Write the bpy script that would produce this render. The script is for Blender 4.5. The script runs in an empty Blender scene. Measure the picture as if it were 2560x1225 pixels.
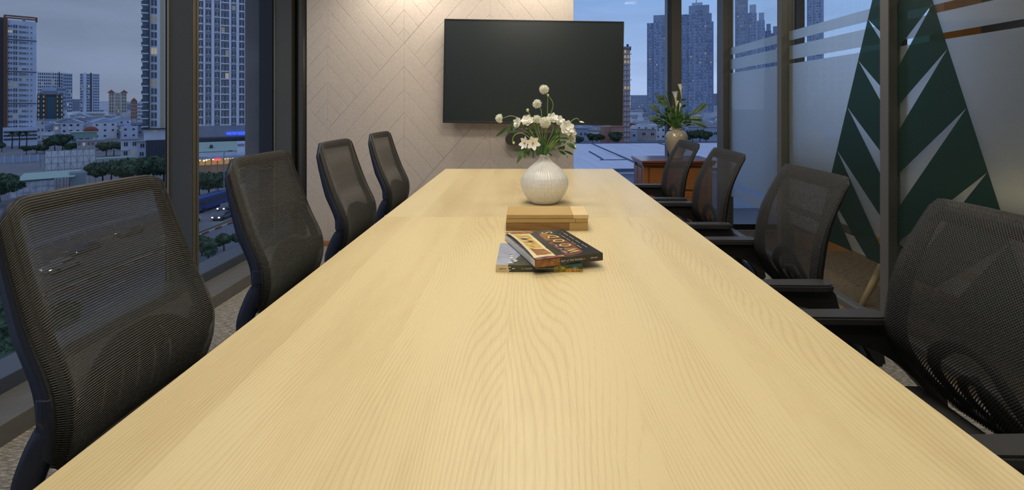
import bpy, bmesh, math, random
from mathutils import Vector, Matrix, Euler
random.seed(7)
C = bpy.context.scene.collection
SC = bpy.context.scene
PI = math.pi
F, VX, VY, EZ = 1240.0, 1319.0, 263.0, 1.24      # focal length in pixels, vanishing point, eye height

# ---------------------------------------------------------------- camera, world, lights, exposure
cam_d = bpy.data.cameras.new('camera'); cam = bpy.data.objects.new('camera', cam_d); C.objects.link(cam)
cam.location = (0, 0, EZ); cam.rotation_euler = (PI/2, 0, 0)
cam_d.sensor_width = 36; cam_d.lens = F/2560*36
cam_d.shift_x = -(VX-1280)/2560; cam_d.shift_y = -(612.5-VY)/2560
cam_d.clip_start = 0.02; cam_d.clip_end = 9000
SC.camera = cam
SC.view_settings.view_transform = 'Standard'; SC.view_settings.look = 'None'
SC.view_settings.exposure = 0.0; SC.view_settings.gamma = 1.0; SC.view_settings.use_curve_mapping = False

def make_world():
    w = bpy.data.worlds.new('dusk_sky'); SC.world = w; w.use_nodes = True
    nt = w.node_tree; N = nt.nodes; L = nt.links; N.clear()
    out = N.new('ShaderNodeOutputWorld'); bg = N.new('ShaderNodeBackground'); L.new(bg.outputs[0], out.inputs[0])
    tc = N.new('ShaderNodeTexCoord'); sp = N.new('ShaderNodeSeparateXYZ'); L.new(tc.outputs['Generated'], sp.inputs[0])
    def ramp(stops):
        r = N.new('ShaderNodeValToRGB'); e = r.color_ramp.elements
        while len(e) > 1: e.remove(e[-1])
        e[0].position = stops[0][0]; e[0].color = (*stops[0][1], 1)
        for p, c in stops[1:]:
            n = e.new(p); n.color = (*c, 1)
        return r
    lf = ramp([(0.0, (.225,.270,.365)), (.06, (.225,.28,.39)), (.22, (.165,.215,.315)), (.45, (.23,.29,.40)), (1, (.36,.44,.60))])
    rt = ramp([(0.0, (.46,.57,.80)), (.05, (.40,.54,.82)), (.2, (.27,.44,.76)), (.45, (.24,.34,.56)), (1, (.36,.44,.62))])
    for r in (lf, rt): L.new(sp.outputs[2], r.inputs[0])
    mr = N.new('ShaderNodeMapRange'); mr.inputs[1].default_value = -.55; mr.inputs[2].default_value = .12
    L.new(sp.outputs[0], mr.inputs[0])
    mx = N.new('ShaderNodeMix'); mx.data_type = 'RGBA'
    L.new(mr.outputs[0], mx.inputs[0]); L.new(lf.outputs[0], mx.inputs[6]); L.new(rt.outputs[0], mx.inputs[7])
    mp = N.new('ShaderNodeMapping'); mp.inputs['Scale'].default_value = (1.4, 1.4, 7); L.new(tc.outputs['Generated'], mp.inputs[0])
    nz = N.new('ShaderNodeTexNoise'); nz.inputs['Scale'].default_value = 2.2; nz.inputs['Detail'].default_value = 5; L.new(mp.outputs[0], nz.inputs[0])
    m2 = N.new('ShaderNodeMapRange'); m2.inputs[1].default_value = .3; m2.inputs[2].default_value = .7
    m2.inputs[3].default_value = .86; m2.inputs[4].default_value = 1.14; L.new(nz.outputs[0], m2.inputs[0])
    mm = N.new('ShaderNodeVectorMath'); mm.operation = 'SCALE'
    L.new(mx.outputs[2], mm.inputs[0]); L.new(m2.outputs[0], mm.inputs['Scale']); L.new(mm.outputs[0], bg.inputs[0])
    bg.inputs[1].default_value = 1.0
make_world()

def area(name, loc, sx, sy, power, col, rot=(0,0,0)):
    d = bpy.data.lights.new(name, 'AREA'); d.shape = 'RECTANGLE'; d.size = sx; d.size_y = sy; d.energy = power; d.color = col
    o = bpy.data.objects.new(name, d); o.location = loc; o.rotation_euler = rot; C.objects.link(o); return o
WARM = (1.0, .91, .77)
for i, y in enumerate((.3, 1.5, 2.7, 3.75)):
    area('ceiling_panel_light', (-.05, y, 2.70), .9, .35, (14, 17, 18, 11)[i], WARM)
for x in (-1.75, 1.6):
    for y in (.9, 2.9):
        area('downlight_lamp', (x*.92, y, 2.70), .16, .16, 5, (1, .9, .75))
def spot(name, loc, tgt, power, ang, col=WARM):
    d = bpy.data.lights.new(name, 'SPOT'); d.energy = power; d.spot_size = ang; d.spot_blend = .9; d.color = col; d.shadow_soft_size = .05
    o = bpy.data.objects.new(name, d); o.location = loc
    o.rotation_euler = (Vector(tgt)-Vector(loc)).to_track_quat('-Z', 'Y').to_euler(); C.objects.link(o)
spot('wall_washer_lamp', (-1.05, 3.95, 2.68), (-1.1, 4.36, 1.4), 42, 2.2)
spot('wall_washer_lamp', (.15, 3.95, 2.68), (.1, 4.36, 1.4), 20, 2.2)
area('corridor_light', (3.2, 2.6, 2.70), .9, .9, 19, (1, .93, .80))

# ---------------------------------------------------------------- materials
def mat(name, col, rough=.6, metal=0, spec=.5, emit=None, es=1, noise=0, nscale=20, stretch=(1,1,1), bump=0, bscale=200, coat=0):
    m = bpy.data.materials.new(name); m.use_nodes = True
    nt = m.node_tree; N = nt.nodes; L = nt.links; b = N['Principled BSDF']
    b.inputs['Base Color'].default_value = (*col, 1); b.inputs['Roughness'].default_value = rough
    b.inputs['Metallic'].default_value = metal; b.inputs['Specular IOR Level'].default_value = spec
    b.inputs['Coat Weight'].default_value = coat
    if emit: b.inputs['Emission Color'].default_value = (*emit, 1); b.inputs['Emission Strength'].default_value = es
    tc = N.new('ShaderNodeTexCoord'); mp = N.new('ShaderNodeMapping'); mp.inputs['Scale'].default_value = stretch
    L.new(tc.outputs['Object'], mp.inputs[0])
    if noise:
        nz = N.new('ShaderNodeTexNoise'); nz.inputs['Scale'].default_value = nscale; nz.inputs['Detail'].default_value = 4
        L.new(mp.outputs[0], nz.inputs[0])
        r = N.new('ShaderNodeMapRange'); r.inputs[1].default_value = .25; r.inputs[2].default_value = .75
        r.inputs[3].default_value = 1-noise; r.inputs[4].default_value = 1+noise; L.new(nz.outputs[0], r.inputs[0])
        v = N.new('ShaderNodeVectorMath'); v.operation = 'SCALE'; v.inputs[0].default_value = col
        L.new(r.outputs[0], v.inputs['Scale']); L.new(v.outputs[0], b.inputs['Base Color'])
    if bump:
        nz = N.new('ShaderNodeTexNoise'); nz.inputs['Scale'].default_value = bscale; nz.inputs['Detail'].default_value = 3
        L.new(mp.outputs[0], nz.inputs[0]); bp = N.new('ShaderNodeBump'); bp.inputs['Strength'].default_value = bump
        bp.inputs['Distance'].default_value = .002
        L.new(nz.outputs[0], bp.inputs['Height']); L.new(bp.outputs[0], b.inputs['Normal'])
    return m

def wood(name, base, dark, ring=110, amp=14, plank=.21, contrast=.5, axis='Y', rough=.42, seed=0, spec=.4):
    """rings along one axis: contour lines of a stretched noise over a linear gradient, offset plank by plank"""
    m = bpy.data.materials.new(name); m.use_nodes = True
    nt = m.node_tree; N = nt.nodes; L = nt.links; b = N['Principled BSDF']
    b.inputs['Roughness'].default_value = rough; b.inputs['Specular IOR Level'].default_value = spec
    tc = N.new('ShaderNodeTexCoord'); sp = N.new('ShaderNodeSeparateXYZ'); L.new(tc.outputs['Object'], sp.inputs[0])
    def M(op, a, bb=None, c=None):
        n = N.new('ShaderNodeMath'); n.operation = op
        for i, v in enumerate((a, bb, c)):
            if v is None: continue
            if isinstance(v, (int, float)): n.inputs[i].default_value = v
            else: L.new(v, n.inputs[i])
        return n.outputs[0]
    across, along = (sp.outputs[0], sp.outputs[1]) if axis == 'Y' else (sp.outputs[1], sp.outputs[0])
    up = sp.outputs[2]
    xa = M('ADD', across, M('MULTIPLY', up, .6))
    pid = M('FLOOR', M('DIVIDE', M('ADD', xa, seed*.37+.07), plank))
    rnd = M('FRACT', M('MULTIPLY', M('SINE', M('MULTIPLY', M('ADD', pid, seed+3.1), 12.9898)), 43758.5))
    cb = N.new('ShaderNodeCombineXYZ'); L.new(M('MULTIPLY', xa, 3.6), cb.inputs[0]); L.new(M('MULTIPLY', along, .62), cb.inputs[1])
    L.new(M('MULTIPLY', rnd, 30), cb.inputs[2])
    n1 = N.new('ShaderNodeTexNoise'); n1.inputs['Scale'].default_value = 1; n1.inputs['Detail'].default_value = 1.2; n1.inputs['Roughness'].default_value = .35
    L.new(cb.outputs[0], n1.inputs[0])
    cb2 = N.new('ShaderNodeCombineXYZ'); L.new(M('MULTIPLY', xa, 30), cb2.inputs[0]); L.new(M('MULTIPLY', along, 3.2), cb2.inputs[1])
    n2 = N.new('ShaderNodeTexNoise'); n2.inputs['Scale'].default_value = 1; n2.inputs['Detail'].default_value = 2; L.new(cb2.outputs[0], n2.inputs[0])
    v = M('ADD', M('ADD', M('MULTIPLY', xa, ring), M('MULTIPLY', n1.outputs[0], ring*amp/110*1.6)), M('MULTIPLY', n2.outputs[0], .8))
    fr = M('FRACT', M('ADD', v, M('MULTIPLY', rnd, 5)))
    tri = M('POWER', M('SUBTRACT', 1, M('ABSOLUTE', M('SUBTRACT', M('MULTIPLY', fr, 2), 1))), 2.4)
    cb3 = N.new('ShaderNodeCombineXYZ'); L.new(M('MULTIPLY', xa, 420), cb3.inputs[0]); L.new(M('MULTIPLY', along, 14), cb3.inputs[1])
    n3 = N.new('ShaderNodeTexNoise'); n3.inputs['Scale'].default_value = 1; n3.inputs['Detail'].default_value = 2; L.new(cb3.outputs[0], n3.inputs[0])
    cb4 = N.new('ShaderNodeCombineXYZ'); L.new(M('MULTIPLY', xa, 9), cb4.inputs[0]); L.new(M('MULTIPLY', along, 1.1), cb4.inputs[1]); L.new(M('MULTIPLY', rnd, 9), cb4.inputs[2])
    n4 = N.new('ShaderNodeTexNoise'); n4.inputs['Scale'].default_value = 1; n4.inputs['Detail'].default_value = 2; L.new(cb4.outputs[0], n4.inputs[0])
    fac = M('ADD', M('MULTIPLY', tri, contrast), M('ADD', M('MULTIPLY', M('SUBTRACT', n3.outputs[0], .5), .85), M('ADD', M('MULTIPLY', M('SUBTRACT', n4.outputs[0], .5), 1.3), M('MULTIPLY', M('SUBTRACT', rnd, .5), .36))))
    mx = N.new('ShaderNodeMix'); mx.data_type = 'RGBA'; mx.clamp_factor = True
    mx.inputs[6].default_value = (*base, 1); mx.inputs[7].default_value = (*dark, 1)
    L.new(M('ADD', fac, .12), mx.inputs[0]); L.new(mx.outputs[2], b.inputs['Base Color'])
    bp = N.new('ShaderNodeBump'); bp.inputs['Strength'].default_value = .12; bp.inputs['Distance'].default_value = .0006
    L.new(M('SUBTRACT', 1, M('ADD', tri, n3.outputs[0])), bp.inputs['Height']); L.new(bp.outputs[0], b.inputs['Normal'])
    return m

def pane_mat(name, tint=(.9,.93,.96), refl=1.0, rough=0.0):
    m = bpy.data.materials.new(name); m.use_nodes = True
    nt = m.node_tree; N = nt.nodes; L = nt.links; N.clear()
    out = N.new('ShaderNodeOutputMaterial'); tr = N.new('ShaderNodeBsdfTransparent'); tr.inputs[0].default_value = (*tint, 1)
    gl = N.new('ShaderNodeBsdfGlossy'); gl.inputs['Roughness'].default_value = rough
    fz = N.new('ShaderNodeFresnel'); fz.inputs[0].default_value = 1.35
    mu = N.new('ShaderNodeMath'); mu.operation = 'MULTIPLY'; mu.inputs[1].default_value = refl
    ge = N.new('ShaderNodeNewGeometry'); ib = N.new('ShaderNodeMath'); ib.operation = 'SUBTRACT'; ib.inputs[0].default_value = 1; L.new(ge.outputs['Backfacing'], ib.inputs[1])
    m0 = N.new('ShaderNodeMath'); m0.operation = 'MULTIPLY'; L.new(fz.outputs[0], m0.inputs[0]); L.new(ib.outputs[0], m0.inputs[1]); L.new(m0.outputs[0], mu.inputs[0])
    mx = N.new('ShaderNodeMixShader'); L.new(mu.outputs[0], mx.inputs[0]); L.new(tr.outputs[0], mx.inputs[1]); L.new(gl.outputs[0], mx.inputs[2])
    L.new(mx.outputs[0], out.inputs[0]); return m

def frost_mat(name):
    m = bpy.data.materials.new(name); m.use_nodes = True
    nt = m.node_tree; N = nt.nodes; L = nt.links; N.clear()
    out = N.new('ShaderNodeOutputMaterial')
    g = N.new('ShaderNodeBsdfGlass'); g.inputs['Color'].default_value = (.95,.98,1,1); g.inputs['Roughness'].default_value = .5; g.inputs['IOR'].default_value = 1.22
    t = N.new('ShaderNodeBsdfTranslucent'); t.inputs[0].default_value = (.82,.86,.9,1)
    d = N.new('ShaderNodeBsdfDiffuse'); d.inputs[0].default_value = (.42,.43,.46,1)
    a = N.new('ShaderNodeMixShader'); a.inputs[0].default_value = .45; L.new(t.outputs[0], a.inputs[1]); L.new(d.outputs[0], a.inputs[2])
    b = N.new('ShaderNodeMixShader'); b.inputs[0].default_value = .13; L.new(g.outputs[0], b.inputs[1]); L.new(a.outputs[0], b.inputs[2])
    L.new(b.outputs[0], out.inputs[0]); return m

def green_mat(name):
    m = bpy.data.materials.new(name); m.use_nodes = True
    nt = m.node_tree; N = nt.nodes; L = nt.links; N.clear()
    out = N.new('ShaderNodeOutputMaterial')
    t = N.new('ShaderNodeBsdfTransparent'); t.inputs[0].default_value = (.24,.38,.34,1)
    d = N.new('ShaderNodeBsdfPrincipled'); d.inputs['Base Color'].default_value = (.030,.062,.055,1); d.inputs['Roughness'].default_value = .25
    b = N.new('ShaderNodeMixShader'); b.inputs[0].default_value = .44; L.new(t.outputs[0], b.inputs[1]); L.new(d.outputs[0], b.inputs[2])
    L.new(b.outputs[0], out.inputs[0]); return m

def weave_mat(name, col, cell, thr, kind='hex', rough=.6):
    """woven mesh cloth: real see-through holes in the UV pattern (metres)"""
    m = bpy.data.materials.new(name); m.use_nodes = True
    nt = m.node_tree; N = nt.nodes; L = nt.links; b = N['Principled BSDF']; out = N['Material Output']
    b.inputs['Base Color'].default_value = (*col, 1); b.inputs['Roughness'].default_value = rough; b.inputs['Specular IOR Level'].default_value = .35
    uv = N.new('ShaderNodeUVMap'); uv.uv_map = 'UVMap'; sp = N.new('ShaderNodeSeparateXYZ'); L.new(uv.outputs[0], sp.inputs[0])
    def M(op, a, bb=None):
        n = N.new('ShaderNodeMath'); n.operation = op
        for i, v in enumerate((a, bb)):
            if v is None: continue
            if isinstance(v, (int, float)): n.inputs[i].default_value = v
            else: L.new(v, n.inputs[i])
        return n.outputs[0]
    cu = M('COSINE', M('MULTIPLY', sp.outputs[0], 2*PI/cell)); cv = M('COSINE', M('MULTIPLY', sp.outputs[1], 2*PI/cell))
    h = M('MULTIPLY', cu, cv) if kind == 'hex' else M('ADD', M('MULTIPLY', cv, .9), M('MULTIPLY', cu, .1))
    hole = M('GREATER_THAN', h, thr)
    tr = N.new('ShaderNodeBsdfTransparent'); mx = N.new('ShaderNodeMixShader')
    L.new(hole, mx.inputs[0]); L.new(b.outputs[0], mx.inputs[1]); L.new(tr.outputs[0], mx.inputs[2]); L.new(mx.outputs[0], out.inputs[0])
    bp = N.new('ShaderNodeBump'); bp.inputs['Strength'].default_value = .6; bp.inputs['Distance'].default_value = .0015; bp.invert = True
    L.new(h, bp.inputs['Height']); L.new(bp.outputs[0], b.inputs['Normal'])
    return m

def carpet_mat(name, c1, c2, c3):
    m = bpy.data.materials.new(name); m.use_nodes = True
    nt = m.node_tree; N = nt.nodes; L = nt.links; b = N['Principled BSDF']; b.inputs['Roughness'].default_value = .95; b.inputs['Specular IOR Level'].default_value = .1
    tc = N.new('ShaderNodeTexCoord'); mp = N.new('ShaderNodeMapping'); mp.inputs['Scale'].default_value = (28, 240, 40); L.new(tc.outputs['Object'], mp.inputs[0])
    n1 = N.new('ShaderNodeTexNoise'); n1.inputs['Scale'].default_value = 1; n1.inputs['Detail'].default_value = 4; n1.inputs['Roughness'].default_value = .7; L.new(mp.outputs[0], n1.inputs[0])
    r = N.new('ShaderNodeValToRGB'); e = r.color_ramp.elements
    e[0].position = .38; e[0].color = (*c1, 1); e[1].position = .62; e[1].color = (*c3, 1); k = e.new(.5); k.color = (*c2, 1)
    L.new(n1.outputs[0], r.inputs[0]); L.new(r.outputs[0], b.inputs['Base Color'])
    bp = N.new('ShaderNodeBump'); bp.inputs['Strength'].default_value = .5; bp.inputs['Distance'].default_value = .003
    L.new(n1.outputs[0], bp.inputs['Height']); L.new(bp.outputs[0], b.inputs['Normal'])
    return m

M_ = {}
M_['table'] = wood('pale_ash_wood', (.70,.580,.325), (.51,.385,.185), ring=120, amp=26, contrast=.40, plank=.235, rough=.38, seed=0)
M_['table2'] = wood('pale_ash_wood_far', (.70,.585,.345), (.53,.405,.215), ring=120, amp=26, contrast=.36, plank=.235, rough=.34, seed=5)
M_['board'] = wood('board_wood', (.50,.34,.13), (.34,.20,.065), ring=60, amp=18, plank=.12, axis='X', seed=2, rough=.5)
M_['board_dark'] = wood('walnut_board_wood', (.30,.165,.055), (.18,.09,.03), ring=60, amp=18, plank=.12, axis='X', seed=4, rough=.5)
M_['board_pale'] = wood('maple_inlay_wood', (.72,.56,.30), (.60,.42,.2), ring=70, amp=12, plank=.1, axis='X', seed=9, rough=.5)
M_['cabinet'] = wood('teak_cabinet_wood', (.27,.105,.030), (.13,.048,.014), ring=45, amp=26, plank=.5, axis='X', seed=1, rough=.28)
M_['cab_top'] = wood('dark_cabinet_top_wood', (.20,.065,.025), (.10,.033,.015), ring=45, amp=20, plank=.5, axis='X', seed=6, rough=.16)
M_['skirt'] = mat('orange_skirting_wood', (.42,.19,.055), .5, noise=.15, nscale=6, stretch=(1,1,12))
M_['felt'] = mat('grey_beige_felt', (.57,.50,.445), .95, spec=.1, noise=.07, nscale=60, bump=.25, bscale=500)
M_['felt_groove'] = mat('felt_groove', (.50,.44,.385), .95, spec=.1)
M_['carpet'] = carpet_mat('striated_carpet', (.115,.107,.094), (.25,.235,.205), (.50,.47,.41))
M_['bronze'] = mat('dark_bronze_frame', (.084,.083,.070), .42, metal=.2, noise=.1, nscale=3, stretch=(1,1,.2))
M_['bronze_l'] = mat('bronze_edge', (.105,.092,.066), .4, metal=.3)
M_['black_frame'] = mat('black_frame', (.012,.014,.018), .35)
M_['grey_post'] = mat('grey_post', (.15,.15,.155), .42, metal=.3)
M_['gasket'] = mat('silver_gasket', (.42,.42,.40), .35, metal=.4)
M_['sill'] = mat('grey_stone_ledge', (.115,.112,.105), .55, noise=.12, nscale=20)
M_['sill_blue'] = mat('coated_sill_frame', (.045,.058,.085), .22, spec=.6)
M_['concrete'] = mat('exterior_concrete', (.12,.125,.14), .8, noise=.3, nscale=1.4)
M_['glass_l'] = pane_mat('tinted_window_glass', (.95,.97,1.0), .45)
M_['glass_b'] = pane_mat('rear_window_glass', (.97,.98,1.0), .14)
M_['glass_p'] = pane_mat('partition_glass', (.93,.95,.95), 1.0)
M_['frost'] = frost_mat('frosted_film')
M_['green'] = green_mat('green_film')
M_['plaster'] = mat('white_ceiling_plaster', (.62,.60,.56), .9)
M_['dark_wall'] = mat('dark_room_wall', (.10,.10,.10), .8)
M_['tv_body'] = mat('tv_black_plastic', (.017,.018,.018), .38)
M_['tv_screen'] = mat('tv_screen', (.021,.028,.031), .28, spec=.35)
M_['black_p'] = mat('black_plastic', (.018,.018,.019), .42)
M_['arm_p'] = mat('soft_arm_plastic', (.035,.035,.036), .38)
M_['navy_p'] = mat('navy_plastic', (.018,.024,.048), .4)
M_['cord'] = mat('mesh_cord', (.082,.080,.069), .5, spec=.4)
M_['weave_l'] = weave_mat('fine_back_mesh', (.050,.048,.043), .0027, .52, 'row')
M_['weave_r'] = weave_mat('honeycomb_back_mesh', (.018,.018,.0178), .0072, .40)
M_['seat'] = mat('black_seat_fabric', (.02,.02,.021), .85, noise=.2, nscale=300, bump=.3, bscale=400)
M_['steel'] = mat('chrome_steel', (.6,.6,.6), .2, metal=1)
M_['vase'] = mat('white_glazed_ceramic', (.80,.79,.76), .22, spec=.6, noise=.05, nscale=60)
M_['vase_tan'] = mat('tan_glazed_ceramic', (.40,.335,.225), .12, spec=.7, noise=.12, nscale=7, coat=.5)
M_['stem'] = mat('green_stem', (.20,.33,.06), .5)
M_['leaf'] = mat('dark_green_leaf', (.03,.095,.022), .42, noise=.35, nscale=40)
M_['leaf2'] = mat('mid_green_leaf', (.065,.165,.035), .45, noise=.3, nscale=40)
M_['leaf_grey'] = mat('blue_green_leaf', (.125,.20,.13), .5, noise=.35, nscale=30)
M_['petal'] = mat('cream_white_petal', (.88,.88,.80), .5, noise=.05, nscale=50)
M_['petal_g'] = mat('pale_green_petal', (.58,.66,.26), .5)
M_['yolk'] = mat('orange_flower_centre', (.72,.34,.03), .6)
M_['paper'] = mat('page_edges', (.78,.77,.74), .8, noise=.25, nscale=30, stretch=(1,1,60))

# ---------------------------------------------------------------- mesh helpers
def newmesh(name, vs, fs, mats, mi=None, smooth=False, uvs=None):
    me = bpy.data.meshes.new(name); me.from_pydata([tuple(v) for v in vs], [], fs)
    for m in (mats if isinstance(mats, (list, tuple)) else [mats]): me.materials.append(m)
    if mi: me.polygons.foreach_set('material_index', mi)
    if smooth: me.polygons.foreach_set('use_smooth', [True]*len(fs))
    if uvs:
        l = me.uv_layers.new(name='UVMap')
        for p in me.polygons:
            for li in p.loop_indices: l.data[li].uv = uvs[me.loops[li].vertex_index]
    me.update(); return me
def link(name, me, parent=None, loc=(0,0,0), rot=(0,0,0)):
    o = bpy.data.objects.new(name, me); C.objects.link(o); o.location = loc; o.rotation_euler = rot
    if parent: o.parent = parent
    return o
def tag(o, label=None, cat=None, group=None, kind=None):
    if label: o['label'] = label
    if cat: o['category'] = cat
    if group: o['group'] = group
    if kind: o['kind'] = kind
    return o
def empty(name, loc=(0,0,0), rz=0, **k):
    o = bpy.data.objects.new(name, None); C.objects.link(o); o.location = loc; o.rotation_euler = (0,0,rz); o.empty_display_size = .1
    return tag(o, **k)
def copy_tree(o, parent=None):
    c = o.copy(); C.objects.link(c)
    if parent: c.parent = parent
    for ch in list(o.children): copy_tree(ch, c)
    return c

class MB:
    """collects shapes into one mesh"""
    def __init__(s): s.v = []; s.f = []; s.m = []; s.mats = []
    def mi(s, m):
        if m not in s.mats: s.mats.append(m)
        return s.mats.index(m)
    def raw(s, vs, fs, m):
        b = len(s.v); s.v += [tuple(v) for v in vs]; s.f += [tuple(i+b for i in f) for f in fs]; s.m += [s.mi(m)]*len(fs); return s
    def box(s, x0, x1, y0, y1, z0, z1, m, ch=0):
        if x0 > x1: x0, x1 = x1, x0
        if y0 > y1: y0, y1 = y1, y0
        if z0 > z1: z0, z1 = z1, z0
        if ch <= 0:
            vs = [(x0,y0,z0),(x1,y0,z0),(x1,y1,z0),(x0,y1,z0),(x0,y0,z1),(x1,y0,z1),(x1,y1,z1),(x0,y1,z1)]
            fs = [(0,3,2,1),(4,5,6,7),(0,1,5,4),(1,2,6,5),(2,3,7,6),(3,0,4,7)]
            return s.raw(vs, fs, m)
        bm = bmesh.new(); bmesh.ops.create_cube(bm, size=1)
        for v in bm.verts: v.co = Vector(((x0+x1)/2+v.co.x*(x1-x0), (y0+y1)/2+v.co.y*(y1-y0), (z0+z1)/2+v.co.z*(z1-z0)))
        bmesh.ops.bevel(bm, geom=bm.edges[:], offset=ch, segments=2, affect='EDGES', profile=.5)
        bm.verts.ensure_lookup_table()
        s.raw([v.co for v in bm.verts], [[v.index for v in f.verts] for f in bm.faces], m); bm.free(); return s
    def tube(s, pts, r, m, seg=6, flat=1.0, caps=True):
        pts = [Vector(p) for p in pts]; n = len(pts)
        rs = r if isinstance(r, (list, tuple)) else [r]*n
        t0 = (pts[1]-pts[0]).normalized(); up = Vector((0,0,1)) if abs(t0.z) < .9 else Vector((0,1,0))
        a = t0.cross(up).normalized(); vs = []
        for i, p in enumerate(pts):
            t = (pts[min(i+1,n-1)]-pts[max(i-1,0)]).normalized()
            a = (a - t*a.dot(t)).normalized(); b = t.cross(a)
            for k in range(seg):
                th = 2*PI*k/seg; vs.append(p + a*(math.cos(th)*rs[i]) + b*(math.sin(th)*rs[i]*flat))
        fs = [(i*seg+k, i*seg+(k+1)%seg, (i+1)*seg+(k+1)%seg, (i+1)*seg+k) for i in range(n-1) for k in range(seg)]
        if caps: fs += [tuple(range(seg))[::-1], tuple(range((n-1)*seg, n*seg))]
        return s.raw(vs, fs, m)
    def lathe(s, prof, m, seg=24, c=(0,0,0), fn=None, caps=True):
        vs = []
        for r, z in prof:
            for k in range(seg):
                th = 2*PI*k/seg; rr = r+(fn(th, z) if fn else 0); vs.append((c[0]+rr*math.cos(th), c[1]+rr*math.sin(th), c[2]+z))
        n = len(prof)
        fs = [(i*seg+k, i*seg+(k+1)%seg, (i+1)*seg+(k+1)%seg, (i+1)*seg+k) for i in range(n-1) for k in range(seg)]
        if caps: fs += [tuple(range(seg))[::-1], tuple(range((n-1)*seg, n*seg))]
        return s.raw(vs, fs, m)
    def prism(s, poly, y0, y1, m, axis='Y'):
        """poly of 2D points extruded along axis"""
        n = len(poly)
        def P(a, b, h): return {'Y': (a, h, b), 'X': (h, a, b), 'Z': (a, b, h)}[axis]
        vs = [P(a, b, y0) for a, b in poly]+[P(a, b, y1) for a, b in poly]
        fs = [tuple(range(n)), tuple(range(2*n-1, n-1, -1))]+[(i, i+n, (i+1)%n+n, (i+1)%n) for i in range(n)]
        return s.raw(vs, fs, m)
    def blob(s, c, r, m, sub=2, sq=(1,1,1), jit=0):
        bm = bmesh.new(); bmesh.ops.create_icosphere(bm, subdivisions=sub, radius=1)
        vs = []
        for v in bm.verts:
            q = 1+random.uniform(-jit, jit); vs.append((c[0]+v.co.x*r*sq[0]*q, c[1]+v.co.y*r*sq[1]*q, c[2]+v.co.z*r*sq[2]*q))
        s.raw(vs, [[v.index for v in f.verts] for f in bm.faces], m); bm.free(); return s
    def build(s, name, parent=None, smooth=False, loc=(0,0,0), rot=(0,0,0), fix=False):
        me = newmesh(name, s.v, s.f, s.mats, s.m, smooth)
        if fix:
            bm = bmesh.new(); bm.from_mesh(me); bmesh.ops.recalc_face_normals(bm, faces=bm.faces[:]); bm.to_mesh(me); bm.free()
        return link(name, me, parent, loc, rot)
def boxo(name, x0, x1, y0, y1, z0, z1, m, parent=None, ch=0, **k):
    return tag(MB().box(x0,x1,y0,y1,z0,z1,m,ch).build(name, parent), **k)

def smooth_path(pts, n=6):
    """Catmull-Rom"""
    P = [Vector(p) for p in pts]; P = [P[0]*2-P[1]]+P+[P[-1]*2-P[-2]]; out = []
    for i in range(1, len(P)-2):
        for k in range(n):
            t = k/n; a, b, c, d = P[i-1:i+3]
            out.append(.5*((2*b)+(c-a)*t+(2*a-5*b+4*c-d)*t*t+(3*b-a-3*c+d)*t**3))
    out.append(P[-2]); return out
def interp(tab, z):
    if z <= tab[0][0]: return tab[0][1]
    for i in range(len(tab)-1):
        (z0, x0), (z1, x1) = tab[i], tab[i+1]
        if z <= z1:
            # smooth cubic using neighbours
            xm = tab[i-1] if i else (2*z0-z1, 2*x0-x1); xp = tab[i+2] if i+2 < len(tab) else (2*z1-z0, 2*x1-x0)
            m0 = (x1-xm[1])/(z1-xm[0]); m1 = (xp[1]-x0)/(xp[0]-z0); h = z1-z0; t = (z-z0)/h
            return (2*t**3-3*t*t+1)*x0+(t**3-2*t*t+t)*h*m0+(-2*t**3+3*t*t)*x1+(t**3-t*t)*h*m1
    return tab[-1][1]
def clip(poly, a, b, c):
    """keep a*x+b*y<=c"""
    out = []
    for i in range(len(poly)):
        p, q = poly[i], poly[(i+1)%len(poly)]; dp = a*p[0]+b*p[1]-c; dq = a*q[0]+b*q[1]-c
        if dp <= 0: out.append(p)
        if (dp < 0 < dq) or (dq < 0 < dp):
            t = dp/(dp-dq); out.append((p[0]+(q[0]-p[0])*t, p[1]+(q[1]-p[1])*t))
    return out
def area2(poly): return abs(sum(poly[i][0]*poly[(i+1)%len(poly)][1]-poly[(i+1)%len(poly)][0]*poly[i][1] for i in range(len(poly))))/2 if len(poly) > 2 else 0
def inset(poly, d):
    a = sum(poly[i][0]*poly[(i+1)%len(poly)][1]-poly[(i+1)%len(poly)][0]*poly[i][1] for i in range(len(poly)))
    if a < 0: poly = poly[::-1]
    out = poly; base = poly
    for i in range(len(base)):
        p, q = base[i], base[(i+1)%len(base)]; ex, ey = q[0]-p[0], q[1]-p[1]; l = math.hypot(ex, ey)
        if l < 1e-6: continue
        nx, ny = ey/l, -ex/l; out = clip(out, nx, ny, nx*p[0]+ny*p[1]-d)
        if not out: return []
    return out
def dedupe(poly):
    o = []
    for p in poly:
        if not o or math.hypot(p[0]-o[-1][0], p[1]-o[-1][1]) > 1e-4: o.append(p)
    if len(o) > 1 and math.hypot(o[0][0]-o[-1][0], o[0][1]-o[-1][1]) < 1e-4: o.pop()
    return o
def text(s, size, m, parent, mw, name='lettering', ext=.0002, spacing=1.0, align='LEFT', sx=1.0):
    cu = bpy.data.curves.new(name, 'FONT'); cu.body = s; cu.size = size; cu.extrude = ext/sx if sx else ext; cu.space_character = spacing
    cu.align_x = align; cu.resolution_u = 3
    o = bpy.data.objects.new(name+'_tmp', cu); C.objects.link(o)
    dg = bpy.context.evaluated_depsgraph_get(); dg.update()
    me = bpy.data.meshes.new_from_object(o.evaluated_get(dg)); bpy.data.objects.remove(o)
    me.materials.clear(); me.materials.append(m)
    t = link(name, me, parent); t.matrix_local = mw @ Matrix.Diagonal((sx,1,1,1)); return t

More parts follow.
